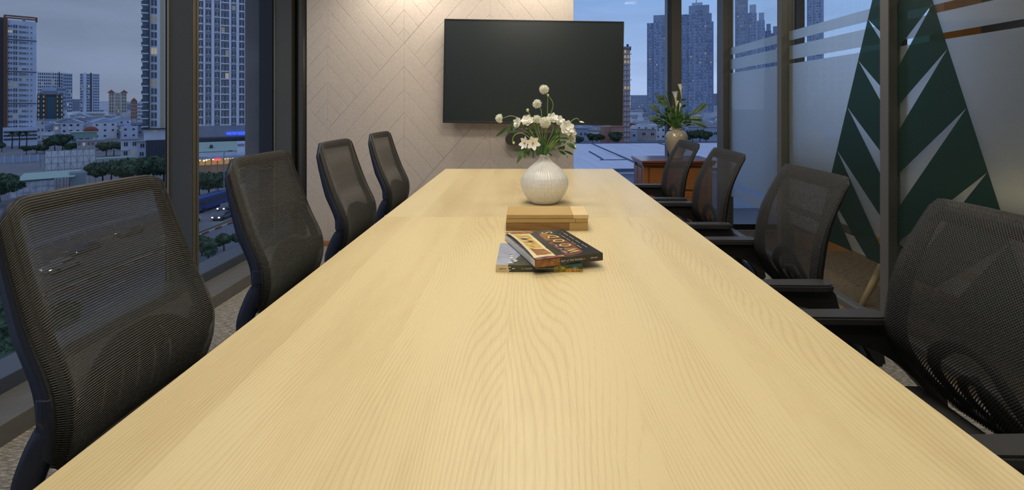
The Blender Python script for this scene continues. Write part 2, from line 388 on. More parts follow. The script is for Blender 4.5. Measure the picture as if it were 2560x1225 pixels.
# ---------------------------------------------------------------- room shell
XL, XR, YB, YW, ZC = -2.115, 1.977, 4.36, 5.0, 2.75
K = YB/F
fl = boxo('floor', -2.35, 4.6, -1.6, 5.1, -.10, -.006, M_['felt_groove'], kind='structure')
tile = MB().box(-.249, .249, -.249, .249, -.006, 0, M_['carpet']).build('carpet_tile', fl)
tile.location = (-1.85, -1.35, 0)
M_['carpet_brown'] = carpet_mat('brown_striated_carpet', (.075,.052,.032), (.15,.11,.07), (.26,.20,.13))
tile_far = MB().box(-.249, .249, -.249, .249, -.006, 0, M_['carpet_brown']).build('carpet_tile', fl)
tile_far.location = (2.15, -1.35, 0)
first = True
for i in range(14):
    for j in range(13):
        if first: first = False; continue
        if i == 8 and j == 0: continue
        t = (tile_far if i >= 8 else tile).copy(); C.objects.link(t); t.location = (-1.85+i*.5-(0), -1.35+j*.5, 0); t.rotation_euler = (0,0, 0 if (i+j)%2 else PI)
        if t.location.x > 4.5: t.location.x = 4.35
boxo('ceiling', -2.4, 4.6, -1.6, 5.1, ZC, ZC+.1, M_['plaster'], kind='structure')
boxo('wall_front', -2.35, 4.6, -1.7, -1.6, -.1, ZC, M_['plaster'], kind='structure')
boxo('wall_far_right', 4.5, 4.6, -1.6, 5.1, -.1, ZC, M_['dark_wall'], kind='structure')
for y in (.3, 1.5, 2.7, 3.75):
    t = empty('ceiling_panel_lamp', (-.05, y, ZC), label='flush rectangular ceiling lamp above the %s of the long table' % {.3:'near end',1.5:'near half',2.7:'far half',3.75:'far end'}[y], cat='lamp', group='ceiling lamps over the table')
    MB().box(-.46,.46,-.19,.19,-.02,0,M_['gasket'],.004).build('lamp_frame', t)
for x, y in ((-1.61,.9),(-1.61,2.9),(1.472,.9),(1.472,2.9),(-1.05,3.95),(.15,3.95)):
    t = empty('ceiling_downlight', (x, y, ZC), label='small round ceiling downlight %s' % {(-1.61,.9):'over the nearest window-side chair',(-1.61,2.9):'over the third window-side chair',(1.472,.9):'over the nearest arm chair',(1.472,2.9):'over the third arm chair',(-1.05,3.95):'washing the felt wall left of the television',(.15,3.95):'washing the felt wall above the television'}[(x,y)], cat='lamp', group='round ceiling downlights')
    MB().lathe([(.06,-.008),(.055,-.012),(.045,-.004)], M_['gasket'], 20, caps=False).build('trim_ring', t)

# back wall with grooved felt panels, each panel piece its own part
wb = boxo('wall_back', -1.944, .404, YB+.006, YB+.14, -.1, ZC, M_['felt_groove'], kind='structure')
def W(px, py): return ((px-VX)*K, EZ-(py-VY)*K)
TOP, BOT, LFT, RGT = -166, 582, 766.5, 1434
pieces = []
def ln(x0, y0, s): return lambda x: y0+(x-x0)*s      # y=f(x)
def split(poly, x0, y0, s):
    """line y=y0+s(x-x0) in photo px: returns (above, below)"""
    a, b, c = -s, 1, y0-s*x0
    return clip(poly, a, b, c), clip(poly, -a, -b, -c)
def strips(poly, x0, ys, s):
    rest = poly
    for y in sorted(ys):
        if area2(rest) < 1: return
        up, rest = split(rest, x0, y, s)
        if area2(up) > 6: pieces.append(up)
    if area2(rest) > 6: pieces.append(rest)
R4 = lambda a, b: [(a,TOP),(b,TOP),(b,BOT),(a,BOT)]
y45 = [22.9+45.8*k for k in range(-8, 7)]
up, dn = split(R4(LFT, 818.7), 766, 262.7, 1.17)
strips(up, 818.7, y45, -1.11); strips(dn, 766, [327.8+64.6*k for k in range(0, 8)], 1.17)
up, dn = split(R4(818.7, 1010), 818.7, 324.7, -1.134)
u1, u2 = split(up, 1010, 107.8, 1.155)
strips(u1, 1010, [25.6+45.8*k for k in range(-5, 2)], -1.15); strips(u2, 818.7, y45, 1.155)
d1, d2 = split(dn, 821, 324.7, 1.15)
strips(d1, 1010, [166.3+57.7*k for k in range(0, 9)], -1.14); strips(d2, 766, [262.7+64.6*k for k in range(1, 6)], 1.165)
up, dn = split(R4(1010, 1225), 1010, 107.8, -1.15)
strips(up, 1010, [25.6+45.8*k for k in range(-5, 2)], 1.15)
u1, u2 = split(dn, 1010, 107.8, 1.16)
strips(u1, 1225, [35+57*k for k in range(-3, 6)], -1.145)
d1, d2 = split(u2, 1184.6, 310.5, -1.126)
strips(d1, 1010, [166.3+57.7*k for k in range(0, 7)], 1.155); strips(d2, 1225, [330.5+64*k for k in range(-1, 5)], -1.14)
up, dn = split(R4(1225, RGT), 1406.7, 383, -1.13)
strips(up, 1225, [-136,-79,-22,35,92,149,206,266,330.5,394.4,458,522], 1.15); strips(dn, 1406.7, [433,483,533], -1.13)
pieces.append([(LFT,582),(RGT,582),(RGT,602.5),(LFT,602.5)])
for pc in pieces:
    q = dedupe([W(x, y) for x, y in pc]); a = inset(q, .0003); b = inset(q, .0026)
    a = dedupe(a); b = dedupe(b)
    if len(a) < 3: continue
    if len(a) != len(b):
        mx_, mz_ = sum(p[0] for p in a)/len(a), sum(p[1] for p in a)/len(a); sz = math.sqrt(area2(a))
        b = [(mx_+(p[0]-mx_)*(1-.005/sz), mz_+(p[1]-mz_)*(1-.005/sz)) for p in a]
    # align rings
    k0 = min(range(len(b)), key=lambda k: (b[k][0]-a[0][0])**2+(b[k][1]-a[0][1])**2); b = b[k0:]+b[:k0]
    n = len(a); vs = [(x, YB+.006, z) for x, z in a]+[(x, YB+.0016, z) for x, z in a]+[(x, YB, z) for x, z in b]
    fs = [tuple(range(2*n, 3*n))]+[(i, (i+1)%n, (i+1)%n+n, i+n) for i in range(n)]+[(i+n, (i+1)%n+n, (i+1)%n+2*n, i+2*n) for i in range(n)]
    link('felt_panel', newmesh('felt_panel', vs, fs, M_['felt']), wb)
boxo('baseboard_back', -1.944, .404, YB-.008, YB+.01, 0, EZ-(602.5-VY)*K, M_['skirt'], kind='structure')
# dark column between window wall and felt wall
tr = boxo('trim_1', -2.09, -1.946, 4.52, 4.66, 0, ZC, M_['bronze'], kind='structure')
tr2 = MB().lathe([(.055,0),(.055,ZC)], M_['bronze_l'], 20, (-2.02, 4.49, 0)).build('trim_2', smooth=True); tag(tr2, kind='structure')
boxo('wall_left_return', -2.45, -1.9, 4.66, 4.8, -.1, ZC, M_['dark_wall'], kind='structure')

# ledge and window wall on the left
wl = boxo('wall_left', XL, -1.908, -1.6, 4.5, -.1, .08, M_['sill'], kind='structure', ch=.004)
boxo('ledge_panel', -2.3, XL, -1.6, 4.5, -.1, .06, M_['sill'], wl)
bays = [(-1.6, -.76), (-.70, .486), (.55, 1.75), (1.81, 3.126), (3.19, 4.44)]
for i, (y0, y1) in enumerate(bays):
    w = boxo('window_%d' % (i+1), -2.29, XL, y0, y1, .06, .141, M_['sill_blue'], kind='structure', ch=.004)
    boxo('glass_pane', -2.285, -2.273, y0, y1, .141, ZC, M_['glass_l'], w)
    boxo('gasket', -2.262, -2.268, y1-.012, y1, .141, ZC, M_['gasket'], w)
    boxo('gasket', -2.262, -2.268, y1-.021, y1-.015, .141, ZC, M_['black_frame'], w)
for i, y in enumerate((-.76, .486, 1.75, 3.126, 4.44)):
    t = boxo('trim_%d' % (i+3), -2.27, XL, y, y+.064, .06, ZC, M_['bronze'], kind='structure')
    boxo('edge_strip', XL-.001, XL+.004, y+.004, y+.022, .14, ZC, M_['bronze_l'], t)
    boxo('edge_strip', XL-.001, XL+.004, y+.040, y+.060, .14, ZC, M_['bronze_l'], t)
boxo('trim_9', -2.42, -2.30, 4.47, 4.60, -3, 3.4, M_['black_frame'], kind='structure')
boxo('wall_outer_column', -2.575, -2.42, 4.52, 4.95, -20.6, 3.6, M_['concrete'], kind='structure')

# rear window wall (both rooms)
def rearwin(n, x0, x1):
    w = boxo('window_%d' % n, x0, x1, YW-.04, YW+.04, -.02, .05, M_['black_frame'], kind='structure')
    boxo('glass_pane', x0, x1, YW-.006, YW+.006, .05, ZC, M_['glass_b'], w)
for n, x0, x1 in ((6,.2,1.44),(7,1.533,1.93),(8,2.03,2.68),(9,2.76,4.13)): rearwin(n, x0, x1)
for n, x0, x1 in ((10,1.44,1.533),(12,2.68,2.76)):
    t = boxo('trim_%d' % n, x0, x1, YW-.06, YW+.06, 0, ZC, M_['bronze'], kind='structure')
    boxo('outer_fin', x0-.03, x0, YW+.0, YW+.10, 0, ZC, M_['sill_blue'], t)
boxo('wall_rear_end', 4.13, 4.5, 4.92, 5.1, -.1, ZC, M_['skirt'], kind='structure')

# glass partition on the right
posts = [(-1.6,-1.53),(-.71,-.643),(.41,.476),(1.53,1.596),(2.65,2.716),(3.77,3.835),(4.89,5.05)]
wr = empty('wall_right', (0,0,0), kind='structure')
for y0, y1 in posts:
    p = MB().box(1.93, 2.03, y0, y1, 0, ZC, M_['bronze'], .002).build('post', wr)
    MB().box(1.928, 1.93, y0+.002, y1-.002, 0, ZC, M_['grey_post']).build('inner_face', p)
    MB().box(2.012, 2.022, y0-.003, y0, 0, ZC, M_['bronze_l']).build('edge_strip', p)
FB, FT = .352, 1.80
bands = [(FB,.443),(.493,1.554),(1.586,1.688),(1.73,FT)]
for i in range(len(posts)-1):
    a, b = posts[i][1], posts[i+1][0]
    boxo('bottom_rail', 1.945, 2.01, a, b, 0, .035, M_['grey_post'], wr)
    boxo('glass_pane', 1.973, 1.985, a, b, .035, ZC, M_['glass_p'], wr)
    for z0, z1 in bands: boxo('frosted_film', 1.987, 1.989, a, b, z0, z1, M_['frost'], wr)
YC = 2.64; AP = 2.37; SL = .366
tips = [2.20, 1.97, 1.738, 1.507, 1.23, .955, .68]
segs = []
E = lambda z: SL*(AP-z)
segs.append([(0,AP),(E(2.20),2.20),(0,2.20-.86*E(2.20))])
for k in range(len(tips)-1):
    z, z2 = tips[k], tips[k+1]
    segs.append([(E(z),z),(E(z2),z2),(0,z2-.86*E(z2)),(0,z-1.3*E(z))])
z = tips[-1]; segs.append([(E(z),z),(E(.1),.1),(E(z)-(z-.1)/1.3,.1)])
for sg in segs:
    for sgn, dmin in ((1,.076),(-1,-.01)):
        q = clip(sg, 0, -1, -FB)
        if sgn == 1: q = clip(q, -1, 0, -dmin)
        q = dedupe(q)
        if area2(q) < 1e-4: continue
        MB().prism([(YC+sgn*d, zz) for d, zz in q], 1.969, 1.970, M_['green'], 'X').build('green_film', wr, fix=True)

# ---------------------------------------------------------------- neighbouring room
lc = empty('low_cabinet', (3.4, 4.4, 0), label='dark low cabinet with wooden plinth seen through the right glass partition', cat='cabinet')
MB().box(-1.02,1.05,-.18,.28,.135,.86,M_['dark_wall'],.004).build('carcass', lc)
MB().box(-1.02,1.05,-.20,.28,0,.13,M_['skirt'],.003).build('plinth', lc)
for k in range(4): MB().box(-1.0+k*.51,-.51+k*.51,-.20,-.18,.15,.845,M_['dark_wall'],.003).build('door', lc)
st = empty('side_table', (2.95, 2.25, 0), label='pale wooden table with splayed legs behind the frosted glass', cat='table')
MB().box(-.65,.65,-.85,.85,.72,.75,M_['table'],.004).build('tabletop', st)
for sx in (-1,1):
    for sy in (-1,1):
        MB().tube([(sx*.93*.95,sy*.82,0),(sx*.62,sy*.70,.72)], [.018,.028], M_['board_pale'], 8).build('leg', st, smooth=True)

# ---------------------------------------------------------------- conference table
HT = .74; TX0, TX1 = -.6445, .671
ct = empty('conference_table', (0, 2.22, 0), label='long pale ash conference table in two joined sections', cat='table')
for (y0, y1, mm) in ((-1.68,-.0006,'table'),(.0006,1.68,'table2')):
    MB().box(TX0,TX1,y0,y1,HT-.028,HT,M_[mm],.0015).build('tabletop', ct)
for y in (-1.45,-.12,.12,1.45):
    for x in (TX0+.22, TX1-.22):
        MB().box(x-.03,x+.03,y-.03,y+.03,0,HT-.028,M_['black_p'],.003).build('leg', ct)
for x in (TX0+.24, TX1-.24): MB().box(x-.015,x+.015,-1.45,1.45,HT-.078,HT-.029,M_['black_p']).build('apron', ct)

# ---------------------------------------------------------------- chairs
def back_surface(prof, hw, zb, zt, rc, bow, wrap=0):
    """returns S(s,t): point on the backrest sheet, s across -1..1, t up 0..1"""
    def S(s, t):
        h0 = interp(hw, zb+t*(zt-zb)); y = s*h0
        top = zt
        e = abs(y)-(h0-rc)
        if e > 0: top = zt-rc*(1-math.sqrt(max(0,1-min(1,e/rc)**2)))
        eb = abs(y)-(h0-rc*.6); bot = zb
        if eb > 0: bot = zb+rc*.6*(1-math.sqrt(max(0,1-min(1,eb/(rc*.6))**2)))
        z = bot+t*(top-bot)
        x = interp(prof, z)-bow*(1-s*s)
        if wrap and abs(s) > .88: x -= wrap*((abs(s)-.88)/.12)**2
        return Vector((x, y, z))
    return S
def sheet(S, nu, nv, m, name, parent, off=0):
    vs = []; uv = []
    for j in range(nv+1):
        for i in range(nu+1):
            s = -1+2*i/nu; t = j/nv; p = S(s, t); vs.append((p.x+off, p.y, p.z)); uv.append((s*.225, t*.56))
    fs = [(j*(nu+1)+i, j*(nu+1)+i+1, (j+1)*(nu+1)+i+1, (j+1)*(nu+1)+i) for j in range(nv) for i in range(nu)]
    return link(name, newmesh(name, vs, fs, m, smooth=True, uvs=uv), parent)
def frame_ring(S, wid, d0, d1, m, name, parent, zb, zt, hw):
    """perimeter frame behind the sheet"""
    P = [( -1+2*i/16, 0) for i in range(17)]+[(1, j/20) for j in range(1, 21)]+[(1-2*i/16, 1) for i in range(1, 17)]+[(-1, 1-j/20) for j in range(1, 20)]
    wu, wt = wid/hw, wid/(zt-zb); vs = []
    for s, t in P:
        si = max(-1+wu, min(1-wu, s)); ti = max(wt*.9, min(1-wt, t))
        o, i_ = S(s, t), S(si, ti)
        dd = d0+(d1-d0)*(1-.62*max(0, (t-.55)/.45)); vs += [(o.x-d0, o.y, o.z), (o.x-dd, o.y*.98, o.z-.004*t), (i_.x-dd, i_.y, i_.z), (i_.x-d0, i_.y, i_.z)]
    n = len(P); fs = []
    for k in range(n):
        a, b = k*4, ((k+1)%n)*4
        for q in range(4): fs.append((a+q, b+q, b+(q+1)%4, a+(q+1)%4))
    return link(name, newmesh(name, vs, fs, m, smooth=True), parent)
def plate(fn, nu, nv, keep, m, name, parent, th=.006):
    vs = []; fs = []
    for L_ in (0, 1):
        for j in range(nv+1):
            for i in range(nu+1):
                p = fn(i/nu, j/nv); vs.append((p[0]-th*L_, p[1], p[2]))
    N1 = (nu+1)*(nv+1); id_ = lambda i, j: j*(nu+1)+i
    for j in range(nv):
        for i in range(nu):
            if not keep(i, j): continue
            a, b, c, d = id_(i,j), id_(i+1,j), id_(i+1,j+1), id_(i,j+1)
            fs.append((a,b,c,d)); fs.append((d+N1,c+N1,b+N1,a+N1))
            for (di, dj, e, f) in ((0,-1,a,b),(1,0,b,c),(0,1,c,d),(-1,0,d,a)):
                ii, jj = i+di, j+dj
                if not (0 <= ii < nu and 0 <= jj < nv and keep(ii, jj)): fs.append((e, e+N1, f+N1, f))
    return link(name, newmesh(name, vs, fs, m, smooth=False), parent)
def seat_mesh(parent, hz, x0, x1, hw):
    vs = []; nu, nv = 18, 16
    def top(u, v):
        x = x0+(x1-x0)*v; y = (u*2-1)*hw
        r = min(1, ((abs(u*2-1))**4+(abs(v*2-1))**4)); z = hz-.035*max(0, r-.25)**1.5
        if v > .8: z -= .03*((v-.8)/.2)**2
        if v < .15: z += .015*(1-v/.15)
        k = 1-.10*abs(v*2-1)**6; return (x, y*k, z)
    g = [top(i/nu, j/nv) for j in range(nv+1) for i in range(nu+1)]
    low = [(x*1.0, y*.94, hz-.075) for x, y, z in g]
    fs = [(j*(nu+1)+i, j*(nu+1)+i+1, (j+1)*(nu+1)+i+1, (j+1)*(nu+1)+i) for j in range(nv) for i in range(nu)]
    n = len(g); fs += [tuple(q+n for q in f[::-1]) for f in fs]
    bd = [i for i in range(nu+1)]+[j*(nu+1)+nu for j in range(1, nv+1)]+[nv*(nu+1)+i for i in range(nu-1, -1, -1)]+[j*(nu+1) for j in range(nv-1, 0, -1)]
    for a, b in zip(bd, bd[1:]+bd[:1]): fs.append((a, a+n, b+n, b))
    return link('seat', newmesh('seat', g+low, fs, M_['seat'], smooth=True), parent)
def star_base(parent, seatz):
    MB().lathe([(.025,.06),(.028,.10),(.028,.26),(.016,.27),(.016,seatz-.10)], M_['black_p'], 14).build('gas_column', parent, smooth=False)
    MB().box(-.12,.10,-.08,.08,seatz-.115,seatz-.07,M_['black_p'],.01).build('tilt_mechanism', parent)
    for k in range(5):
        a = 2*PI*k/5+.3; c, s = math.cos(a), math.sin(a)
        lg = MB().tube([(0,0,.10),(c*.12,s*.12,.095),(c*.30,s*.30,.075)], [.028,.024,.016], M_['black_p'], 8).build('base_leg', parent, smooth=True)
        cs = MB()
        for o in (-.014, .014):
            pr = []
            cx, cy = c*.30-s*o, s*.30+c*o
            ring = [(cx+c*math.cos(q*PI/6)*.027, cy+s*math.cos(q*PI/6)*.027, .028+math.sin(q*PI/6)*.027) for q in range(12)]
            ring2 = [(x-s*.012, y+c*.012, z) for x, y, z in ring]
            cs.raw(ring+ring2, [tuple(range(12)), tuple(range(23, 11, -1))]+[(q, q+12, (q+1)%12+12, (q+1)%12) for q in range(12)], M_['black_p'])
        cs.box(c*.30-.01,c*.30+.01,s*.30-.01,s*.30+.01,.03,.07,M_['black_p'])
        cs.build('caster', lg, fix=True)

PROF_L = [(.47,-.295),(.53,-.262),(.60,-.248),(.67,-.256),(.78,-.305),(.90,-.350),(.98,-.376),(1.02,-.389),(1.045,-.402)]
HW_L = [(.47,.234),(.60,.244),(.75,.241),(.95,.233),(1.045,.227)]
def chair_left():
    root = empty('mesh_task_chair', (0,0,0)); zb, zt = .49, 1.045
    S = back_surface(PROF_L, HW_L, zb, zt, .065, .018, .022)
    sheet(S, 26, 28, M_['weave_l'], 'backrest_mesh', root, -.0008)
    mb = MB(); rows = 104
    for j in range(rows+1):
        t = j/rows; pts = [S((-1+2*i/22)*.985, .004+.99*t) for i in range(23)]
        mb.tube(pts, .0013, M_['cord'], 3, caps=False)
    o = mb.build('mesh_cords', root, smooth=True); tag(o, kind='stuff')
    frame_ring(S, .040, .008, .040, M_['navy_p'], 'back_frame', root, zb, zt, .225)
    def fn(u, v):
        w = .185*math.sqrt(max(.05, 1-max(0, v-.4)**2/.38)); z = .485+v*.215; y = (u*2-1)*w
        return (interp(PROF_L, z)-.018*(1-(y/.225)**2)-.022, y, z)
    plate(fn, 36, 14, lambda i, j: not (i%5 == 2 and 3 <= j <= 9+(i%2)*2 and 4 < i < 32), M_['black_p'], 'lumbar_support', root)
    for sg in (-1, 1):
        y = sg*.222
        b = MB().tube(smooth_path([(-.280,y,.63),(-.292,y,.59),(-.322,y,.53),(-.345,y,.455),(-.325,y*.97,.405),(-.22,y*.75,.385),(-.05,y*.35,.385)], 5), [.020]*6+[.030]*12+[.028]*8+[.022]*5, M_['navy_p'], 10, flat=.62).build('back_bracket', root, smooth=True)
        MB().lathe([(.022,-.05),(.030,-.03),(.030,.012),(.025,.014),(.023,-.004),(.0,-.004)], M_['navy_p'], 20, (-.290, y*.98, .642), caps=False).build('bracket_cup', b, smooth=False)
        MB().blob((-.292, y*.98, .646), .009, M_['steel'], 2).build('bolt', b, smooth=True)
    seat_mesh(root, .515, -.285, .20, .235); star_base(root, .515)
    return root
PROF_R = [(.44,-.455),(.50,-.390),(.56,-.327),(.64,-.278),(.73,-.281),(.82,-.302),(.90,-.338),(.96,-.372),(1.0,-.398)]
HW_R = [(.44,.215),(.60,.226),(.80,.226),(1.0,.215)]
def chair_right():
    root = empty('mesh_arm_chair', (0,0,0)); zb, zt = .455, 1.0
    S = back_surface(PROF_R, HW_R, zb, zt, .022, .014, .007)
    sheet(S, 26, 30, M_['weave_r'], 'backrest_mesh', root)
    frame_ring(S, .050, .005, .024, M_['black_p'], 'back_frame', root, zb, zt, .22)
    mb = MB()
    def arch(hw, z0, z1, off, r):
        pts = []
        for k in range(17):
            a = PI*k/16; y = hw*math.cos(a); z = z0+(z1-z0)*math.sin(a)**.8; pts.append((interp(PROF_R, z)-off, y, z))
        mb.tube(pts, r, M_['black_p'], 8, flat=.5)
    arch(.135, .47, .700, .03, .017); arch(.075, .47, .630, .035, .012)
    mb.tube([(interp(PROF_R, z)-.04, 0, z) for z in (.46,.50,.55,.60,.64)], [.02,.018,.014,.010,.006], M_['black_p'], 8)
    mb.build('lumbar_support', root, smooth=True)
    MB().tube(smooth_path([(-.46,0,.50),(-.44,0,.44),(-.30,0,.40),(-.05,0,.40)], 5), .028, M_['black_p'], 10, flat=.8).build('back_stem', root, smooth=True)
    for sg in (-1, 1):
        y0 = sg*.262
        up = [(.08,.654),(-.20,.656),(-.298,.655),(-.312,.64),(-.322,.60),(-.335,.575),(-.39,.535),(-.46,.475),(-.47,.42)]
        lo = [(-.44,.415),(-.42,.455),(-.375,.505),(-.33,.545),(-.28,.575),(-.22,.597),(-.14,.612),(.02,.622),(.06,.64)]
        a = MB().prism(up+lo, y0-.016, y0+.016, M_['black_p']).build('armrest', root, fix=True)
        pd = MB(); n = 16; poly = []
        for k in range(n+1):
            th = PI/2+PI*k/n; poly.append((-.275+math.cos(th)*.034, math.sin(th)*.034))
        poly = poly+[(.10,-.026),(.115,-.018),(.115,.018),(.10,.026)]
        pd.prism([(x, y0+yy) for x, yy in poly], .655, .674, M_['arm_p'], 'Z').build('arm_pad', a, fix=True)
        bm = bmesh.new(); pm = a.children[0].data; bm.from_mesh(pm)
        bmesh.ops.bevel(bm, geom=[e for e in bm.edges if abs(e.verts[0].co.z-.674) < 1e-4 and abs(e.verts[1].co.z-.674) < 1e-4], offset=.005, segments=2, affect='EDGES'); bm.to_mesh(pm); bm.free()
    MB().box(-.47,-.40,-.27,.27,.405,.43,M_['black_p'],.006).build('arm_crossbar', root)
    seat_mesh(root, .505, -.37, .16, .245); star_base(root, .505)
    return root
LXO = -.665
pl = None
linfo = [(1.215,'nearest armless chair on the window side, ribbed mesh back with slotted lumbar support'),
         (1.955,'second armless ribbed-mesh task chair from the camera, in front of the bronze window mullion'),
         (2.71,'third armless mesh task chair on the window side, in front of the felt wall corner'),
         (3.52,'farthest armless mesh chair on the window side, near the felt wall')]
for i, (y, lab) in enumerate(linfo):
    c = chair_left() if i == 0 else copy_tree(pl)
    if i == 0: pl = c
    c.location = (LXO+(0,.004,.008,.005)[i], y+(.005,.03,.035,.06)[i], 0); tag(c, label=lab, cat='chair', group='armless mesh chairs along the window side')
    c.rotation_euler = (0,0,(-.02,-.02,-.02,-.03)[i])
rinfo = [(1.09,'nearest black mesh arm chair, cut off by the right edge of the photo'),
         (1.85,'second black mesh arm chair on the partition side, in front of the green film tree'),
         (2.64,'third black mesh arm chair on the partition side, overlapping the right of the wooden chest'),
         (3.29,'farthest black mesh arm chair, in front of the wooden chest and tan vase')]
for i, (y, lab) in enumerate(rinfo):
    c = chair_right() if i == 0 else copy_tree(pr_)
    if i == 0: pr_ = c
    c.location = (-LXO, y, 0); c.rotation_euler = (0,0,PI)
    tag(c, label=lab, cat='chair', group='mesh arm chairs along the glass partition')

# ---------------------------------------------------------------- television and camera bar
tv = empty('television', ((1333.5-VX)*4.25/F, 4.25, EZ-(180.5-VY)*4.25/F), label='large black flat television mounted on the grooved felt wall', cat='television')
tv.rotation_euler = (0, math.radians(.9), 0)
W2, H2 = 224.5*4.25/F, 130*4.25/F
MB().box(-W2,W2,0,.035,-H2,H2,M_['tv_body'],.003).build('casing', tv)
bz = MB(); t_ = .009
bz.box(-W2,W2,-.006,.0,H2-t_,H2,M_['tv_body'],.0015); bz.box(-W2,W2,-.006,0,-H2,-H2+.016,M_['tv_body'],.0015)
bz.box(-W2,-W2+t_,-.006,0,-H2+.016,H2-t_,M_['tv_body'],.0015); bz.box(W2-t_,W2,-.006,0,-H2+.016,H2-t_,M_['tv_body'],.0015)
bz.build('bezel', tv)
MB().box(-W2+t_,W2-t_,-.0015,0.0,-H2+.016,H2-t_,M_['tv_screen']).build('screen', tv)
MB().box(-.35,.35,.035,.108,-.2,.2,M_['tv_body'],.003).build('wall_bracket', tv)
vb = empty('video_bar', (.045, 4.29, EZ-(347.5-VY)*4.29/F), label='black rounded conferencing camera bar on the wall under the television', cat='camera')
w = .236; h = .052
poly = [(-w+h+math.cos(PI/2+PI*k/12)*h, math.sin(PI/2+PI*k/12)*h) for k in range(13)]+[(w-h+math.cos(-PI/2+PI*k/12)*h, math.sin(-PI/2+PI*k/12)*h) for k in range(13)]
MB().prism(poly, -.03, .05, M_['black_p']).build('casing', vb, fix=True)
MB().box(-.05,.05,.05,.068,-.03,.03,M_['black_p']).build('wall_bracket', vb)
tag(vb, kind='thing')
ln_ = MB().lathe([(.0,-.006),(.018,-.006),(.024,0),(.026,.004)], M_['tv_screen'], 20, caps=False).build('lens', vb); ln_.location = (0,-.032,0); ln_.rotation_euler = (PI/2,0,0)

# ---------------------------------------------------------------- wooden chest by the window
cb = empty('wooden_chest', (1.315, 4.54, 0), label='stained teak chest of drawers below the rear window, holding the tan vase', cat='cabinet')
MB().box(-.325,.325,-.24,.21,.735,.757,M_['cab_top'],.005).build('top', cb)
MB().box(-.315,.315,-.228,.20,.715,.735,M_['cab_top'],.004).build('top_moulding', cb)
MB().box(-.29,.29,-.19,.19,.06,.715,M_['cabinet'],.003).build('carcass', cb)
for sx in (-1,1):
    for sy in (-1,1): MB().box(sx*.26,sx*.30,sy*.17-.035,sy*.17+.03,0,.715,M_['cabinet'],.004).build('corner_post', cb)
for k in range(2): MB().box(-.305,-.29,-.14+k*.16,.0+k*.16,.12,.68,M_['cabinet'],.006).build('side_panel', cb)
for z0, z1 in ((.50,.69),(.29,.48),(.08,.27)):
    d = MB().box(-.245,.245,-.204,-.18,z0,z1,M_['cabinet'],.006).build('drawer', cb)
    for sx in (0,):
        rg = MB(); pts = [(sx+math.cos(a)*.024, -.212, (z0+z1)/2-.012+math.sin(a)*.024) for a in [2*PI*k/16 for k in range(17)]]
        rg.tube(pts, .0032, M_['steel'], 6); rg.blob((sx,-.208,(z0+z1)/2+.014), .007, M_['steel'], 1); rg.build('ring_handle', d, smooth=True)

# ---------------------------------------------------------------- vases
vz = MB()
prof = [(0,.0),(.060,.0),(.068,.004),(.084,.020),(.103,.048),(.115,.075),(.1205,.098),(.1195,.115),(.113,.135),(.102,.153),(.086,.172),(.066,.190),(.048,.203),(.034,.215),(.027,.226),(.024,.237),(.0255,.246),(.023,.248),(.020,.240),(.020,.20),(.05,.17),(.09,.1),(.05,.01),(0,.01)]
pf = []
for a, b in zip(prof[:17], prof[1:18]):
    for k in range(4): pf.append((a[0]+(b[0]-a[0])*k/4, a[1]+(b[1]-a[1])*k/4))
def ribs(th, z):
    q = max(0, min(1, z/.02))*max(0, min(1, (.235-z)/.03)); n = 44
    return q*(.0024*abs(math.sin(th*n/2))**.7+.0012*math.sin(z*2*PI/.0085+(1 if int(th*n/2/PI)%2 else 0)*PI))
vz.lathe(pf, M_['vase'], 264, fn=ribs, caps=False); vz.lathe(prof[17:], M_['vase'], 32, caps=False)
v1 = vz.build('ceramic_vase', smooth=True, loc=(.0865, 2.545, HT)); tag(v1, 'round white ribbed ceramic vase with narrow neck on the table', 'vase')
VT = (( 1691-VX)*4.52/F, 4.52, .757)
prof2 = [(0,0),(.052,0),(.058,.004),(.062,.03),(.080,.085),(.094,.135),(.099,.170),(.098,.200),(.088,.228),(.070,.246),(.052,.252),(.049,.262),(.054,.270),(.050,.272),(.045,.262),(.045,.24),(.08,.2),(.07,.08),(0,.02)]
pf = []
for a, b in zip(prof2, prof2[1:]):
    for k in range(3): pf.append((a[0]+(b[0]-a[0])*k/3, a[1]+(b[1]-a[1])*k/3))
v2 = MB().lathe(pf, M_['vase_tan'], 48, caps=False).build('urn_vase', smooth=True, loc=VT); tag(v2, 'glossy tan ceramic urn vase on the wooden chest', 'vase')

# ---------------------------------------------------------------- flowers
def leaf_quads(mb, base, tip, width, m, bend=.15, nrm=None, segs=5, fold=.15):
    base, tip = Vector(base), Vector(tip); d = tip-base; L_ = d.length; d.normalize()
    n = Vector(nrm) if nrm else Vector((random.uniform(-.4,.4), -1, random.uniform(.1,.6))); n = (n-d*n.dot(d)).normalized(); sd = d.cross(n)
    vs = []
    for k in range(segs+1):
        t = k/segs; w = width*.5*math.sin(PI*min(1, t*.92+.04))**.8*(1-.25*t); c = base+d*(L_*t)+n*(bend*L_*math.sin(PI*t)*.6)
        vs += [c-sd*w+n*w*fold, c, c+sd*w+n*w*fold]
    fs = []
    for k in range(segs):
        a = k*3; fs += [(a,a+1,a+4,a+3),(a+1,a+2,a+5,a+4)]
    mb.raw(vs, fs, m)
FY = 2.545
def fp(cx, cy, dy=0):
    Y = FY+dy; return Vector(((1230+cx/5.568-VX)*Y/F, Y, EZ-(200+cy/5.568-VY)*Y/F))
NK = Vector((.0865, FY, HT+.235))
def stem_pts(pts, dy):
    """photo points then down into the neck"""
    n = len(pts); P = [fp(x, y, dy*(1-i/n*.8)) for i, (x, y) in enumerate(pts)]
    return smooth_path(P+[NK+Vector((random.uniform(-.008,.008), random.uniform(-.008,.008), .0)), NK+Vector((0,0,-.08))], 5)
